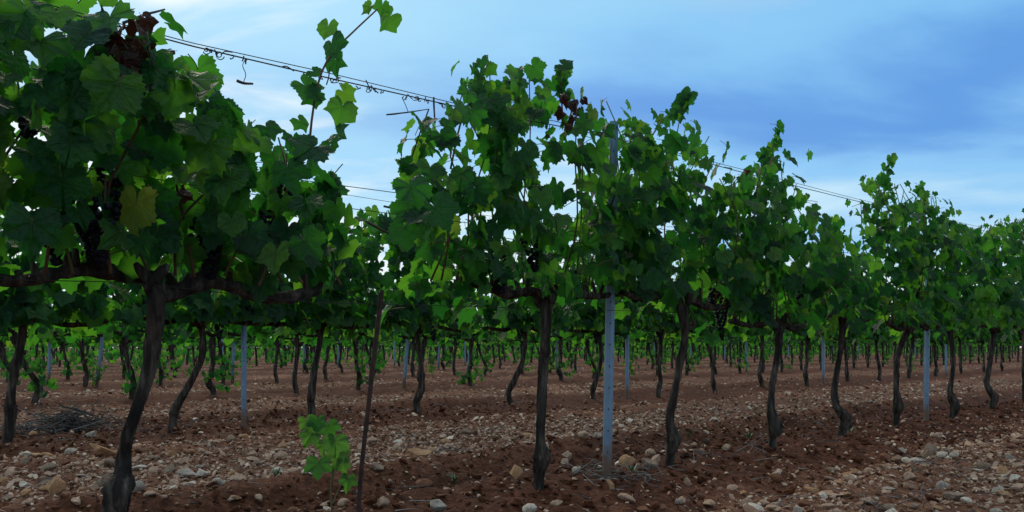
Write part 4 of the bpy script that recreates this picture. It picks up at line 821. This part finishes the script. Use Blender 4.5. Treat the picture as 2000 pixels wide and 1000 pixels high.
    def joined(idx, shapes, name, mats, label, cat, zf=.2, flat=1.0):
        a = Acc(); z = ground_h(x[idx], y[idx])
        th = rng.uniform(0, 6.28, len(idx)); ti = rng.normal(0, .3, (len(idx), 2)); si = rng.integers(0, len(shapes), len(idx))
        for s, (V, T) in enumerate(shapes):
            k = np.where(si == s)[0]
            if not len(k): continue
            v = V[None] * (w[idx][k] / 2)[:, None, None] * np.array([1, 1, flat])
            c, sn = np.cos(th[k])[:, None], np.sin(th[k])[:, None]
            X, Y, Z = v[..., 0], v[..., 1], v[..., 2]
            Z = Z + X * ti[k, 0][:, None] + Y * ti[k, 1][:, None]
            vv = np.stack([X * c - Y * sn + x[idx][k][:, None], X * sn + Y * c + y[idx][k][:, None], Z + z[k][:, None] + (w[idx][k] * zf)[:, None]], -1)
            f = T[None] + (np.arange(len(k)) * len(V))[:, None, None]
            a.add(vv.reshape(-1, 3), None, f.reshape(-1, 3))
        tag(link(name, a.mesh(name, mats, smooth=False)), label, cat, kind='stuff')
    near = rest[y[rest] < 3.75]; mid = rest[y[rest] >= 3.75]
    joined(near, [stone_shape(300 + i, 2, True) for i in range(14)] , 'gravel', [STONES], 'gravel and small pale stones strewn over the near ground', 'gravel')
    joined(mid, [stone_shape(330 + i, 1, True) for i in range(12)], 'gravel', [STONES], 'gravel and small pale stones of the strips between the rows', 'gravel')
    # clods of tilled soil
    n = 19000; D = np.sqrt(rng.uniform(2.4 ** 2, 9.5 ** 2, n)); X = D * rng.uniform(-.66, .66, n); kp = rng.random(n) < .12 + .8 * tilled(X, D); X, D = X[kp], D[kp]
    x = X; y = D; w = np.clip(np.exp(rng.normal(math.log(.022), .5, len(x))), .008, .09)
    joined(np.arange(len(x)), [stone_shape(360 + i, 1, False) for i in range(8)], 'soil_clods', [CLOD], 'crumbled clods of red soil along the tilled bands', 'soil', .12, 1.3)
build_stones()

# ------------------------------------------------------------------ twigs and prunings
def build_twigs():
    rng = np.random.default_rng(61)
    def twig(a, x, y, z, l, th, r, lift, mi=0):
        d = np.array([math.cos(th), math.sin(th), lift]); c = np.array([x, y, z]); p = [c, c + d * l * .5 + rng.normal(0, .06 * l, 3) * (1, 1, .5), c + d * l]
        a.add(*tube(smooth_path(p, 6), np.linspace(r, r * .5, 6), 4), m=mi)
    D = F * H / (842 - HY); cx, cy_ = (135 - 1000) / F * D, D; z0 = gz(cx, cy_)
    root = link('brush_pile', None, loc=(cx, cy_, z0)); tag(root, 'heap of dry grey vine prunings between the two left second-row trunks', 'brush pile')
    a = Acc()
    for i in range(330):
        th = rng.uniform(0, 6.28); rr_ = abs(rng.normal(0, .21)); l = rng.uniform(.08, .36); t2 = rng.uniform(0, 6.28); bx_ = math.cos(th) * rr_ * 1.3; by_ = math.sin(th) * rr_ * .8
        twig(a, bx_ - math.cos(t2) * l / 2, by_ - math.sin(t2) * l / 2, rng.uniform(0, .14) * math.exp(-(rr_ / .24) ** 2) + .012, l, t2, rng.uniform(.002, .0055), rng.normal(0, .3), int(rng.random() < .92))
    o = link('prunings', a.mesh('prunings', [TWIG, DEADWOOD]), root); o['kind'] = 'stuff'
    a = Acc(); twig(a, -.24, -.12, 0, .22, 1.2, .004, 2.6); link('twig', a.mesh('twig', [TWIG]), root)
    a = Acc(); n = 1500
    Dn = np.sqrt(rng.uniform(2.5 ** 2, 11 ** 2, n)); X = Dn * rng.uniform(-.66, .66, n); Z = ground_h(X, Dn)
    for x, y, z in zip(X, Dn, Z): twig(a, x, y, z + .012, rng.uniform(.03, .14), rng.uniform(0, 6.28), rng.uniform(.0012, .003), rng.normal(.05, .15), int(rng.random() < .5))
    for px, py, n in ((1165, 935, 26), (1200, 945, 26), (1270, 938, 34), (1130, 930, 10), (1460, 885, 14), (1180, 915, 14), (1830, 905, 14), (1880, 915, 14), (1700, 970, 12), (1790, 960, 12), (880, 875, 14), (690, 960, 8), (400, 870, 8), (1360, 905, 12)):
        for j in range(n):
            p_x, p_y = px + rng.normal(0, 20), py + rng.normal(0, 6); D = F * H / max(40, p_y - HY); x = (p_x - 1000) / F * D; twig(a, x, D, gz(x, D) + .015, rng.uniform(.03, .13), rng.uniform(0, 6.28), rng.uniform(.0015, .0032), abs(rng.normal(.1, .3)), int(rng.random() < .4))
    tag(link('twig_litter', a.mesh('twig_litter', [TWIG, DEADWOOD])), 'dry grey twigs and prunings littering the soil', 'twigs', kind='stuff')
build_twigs()
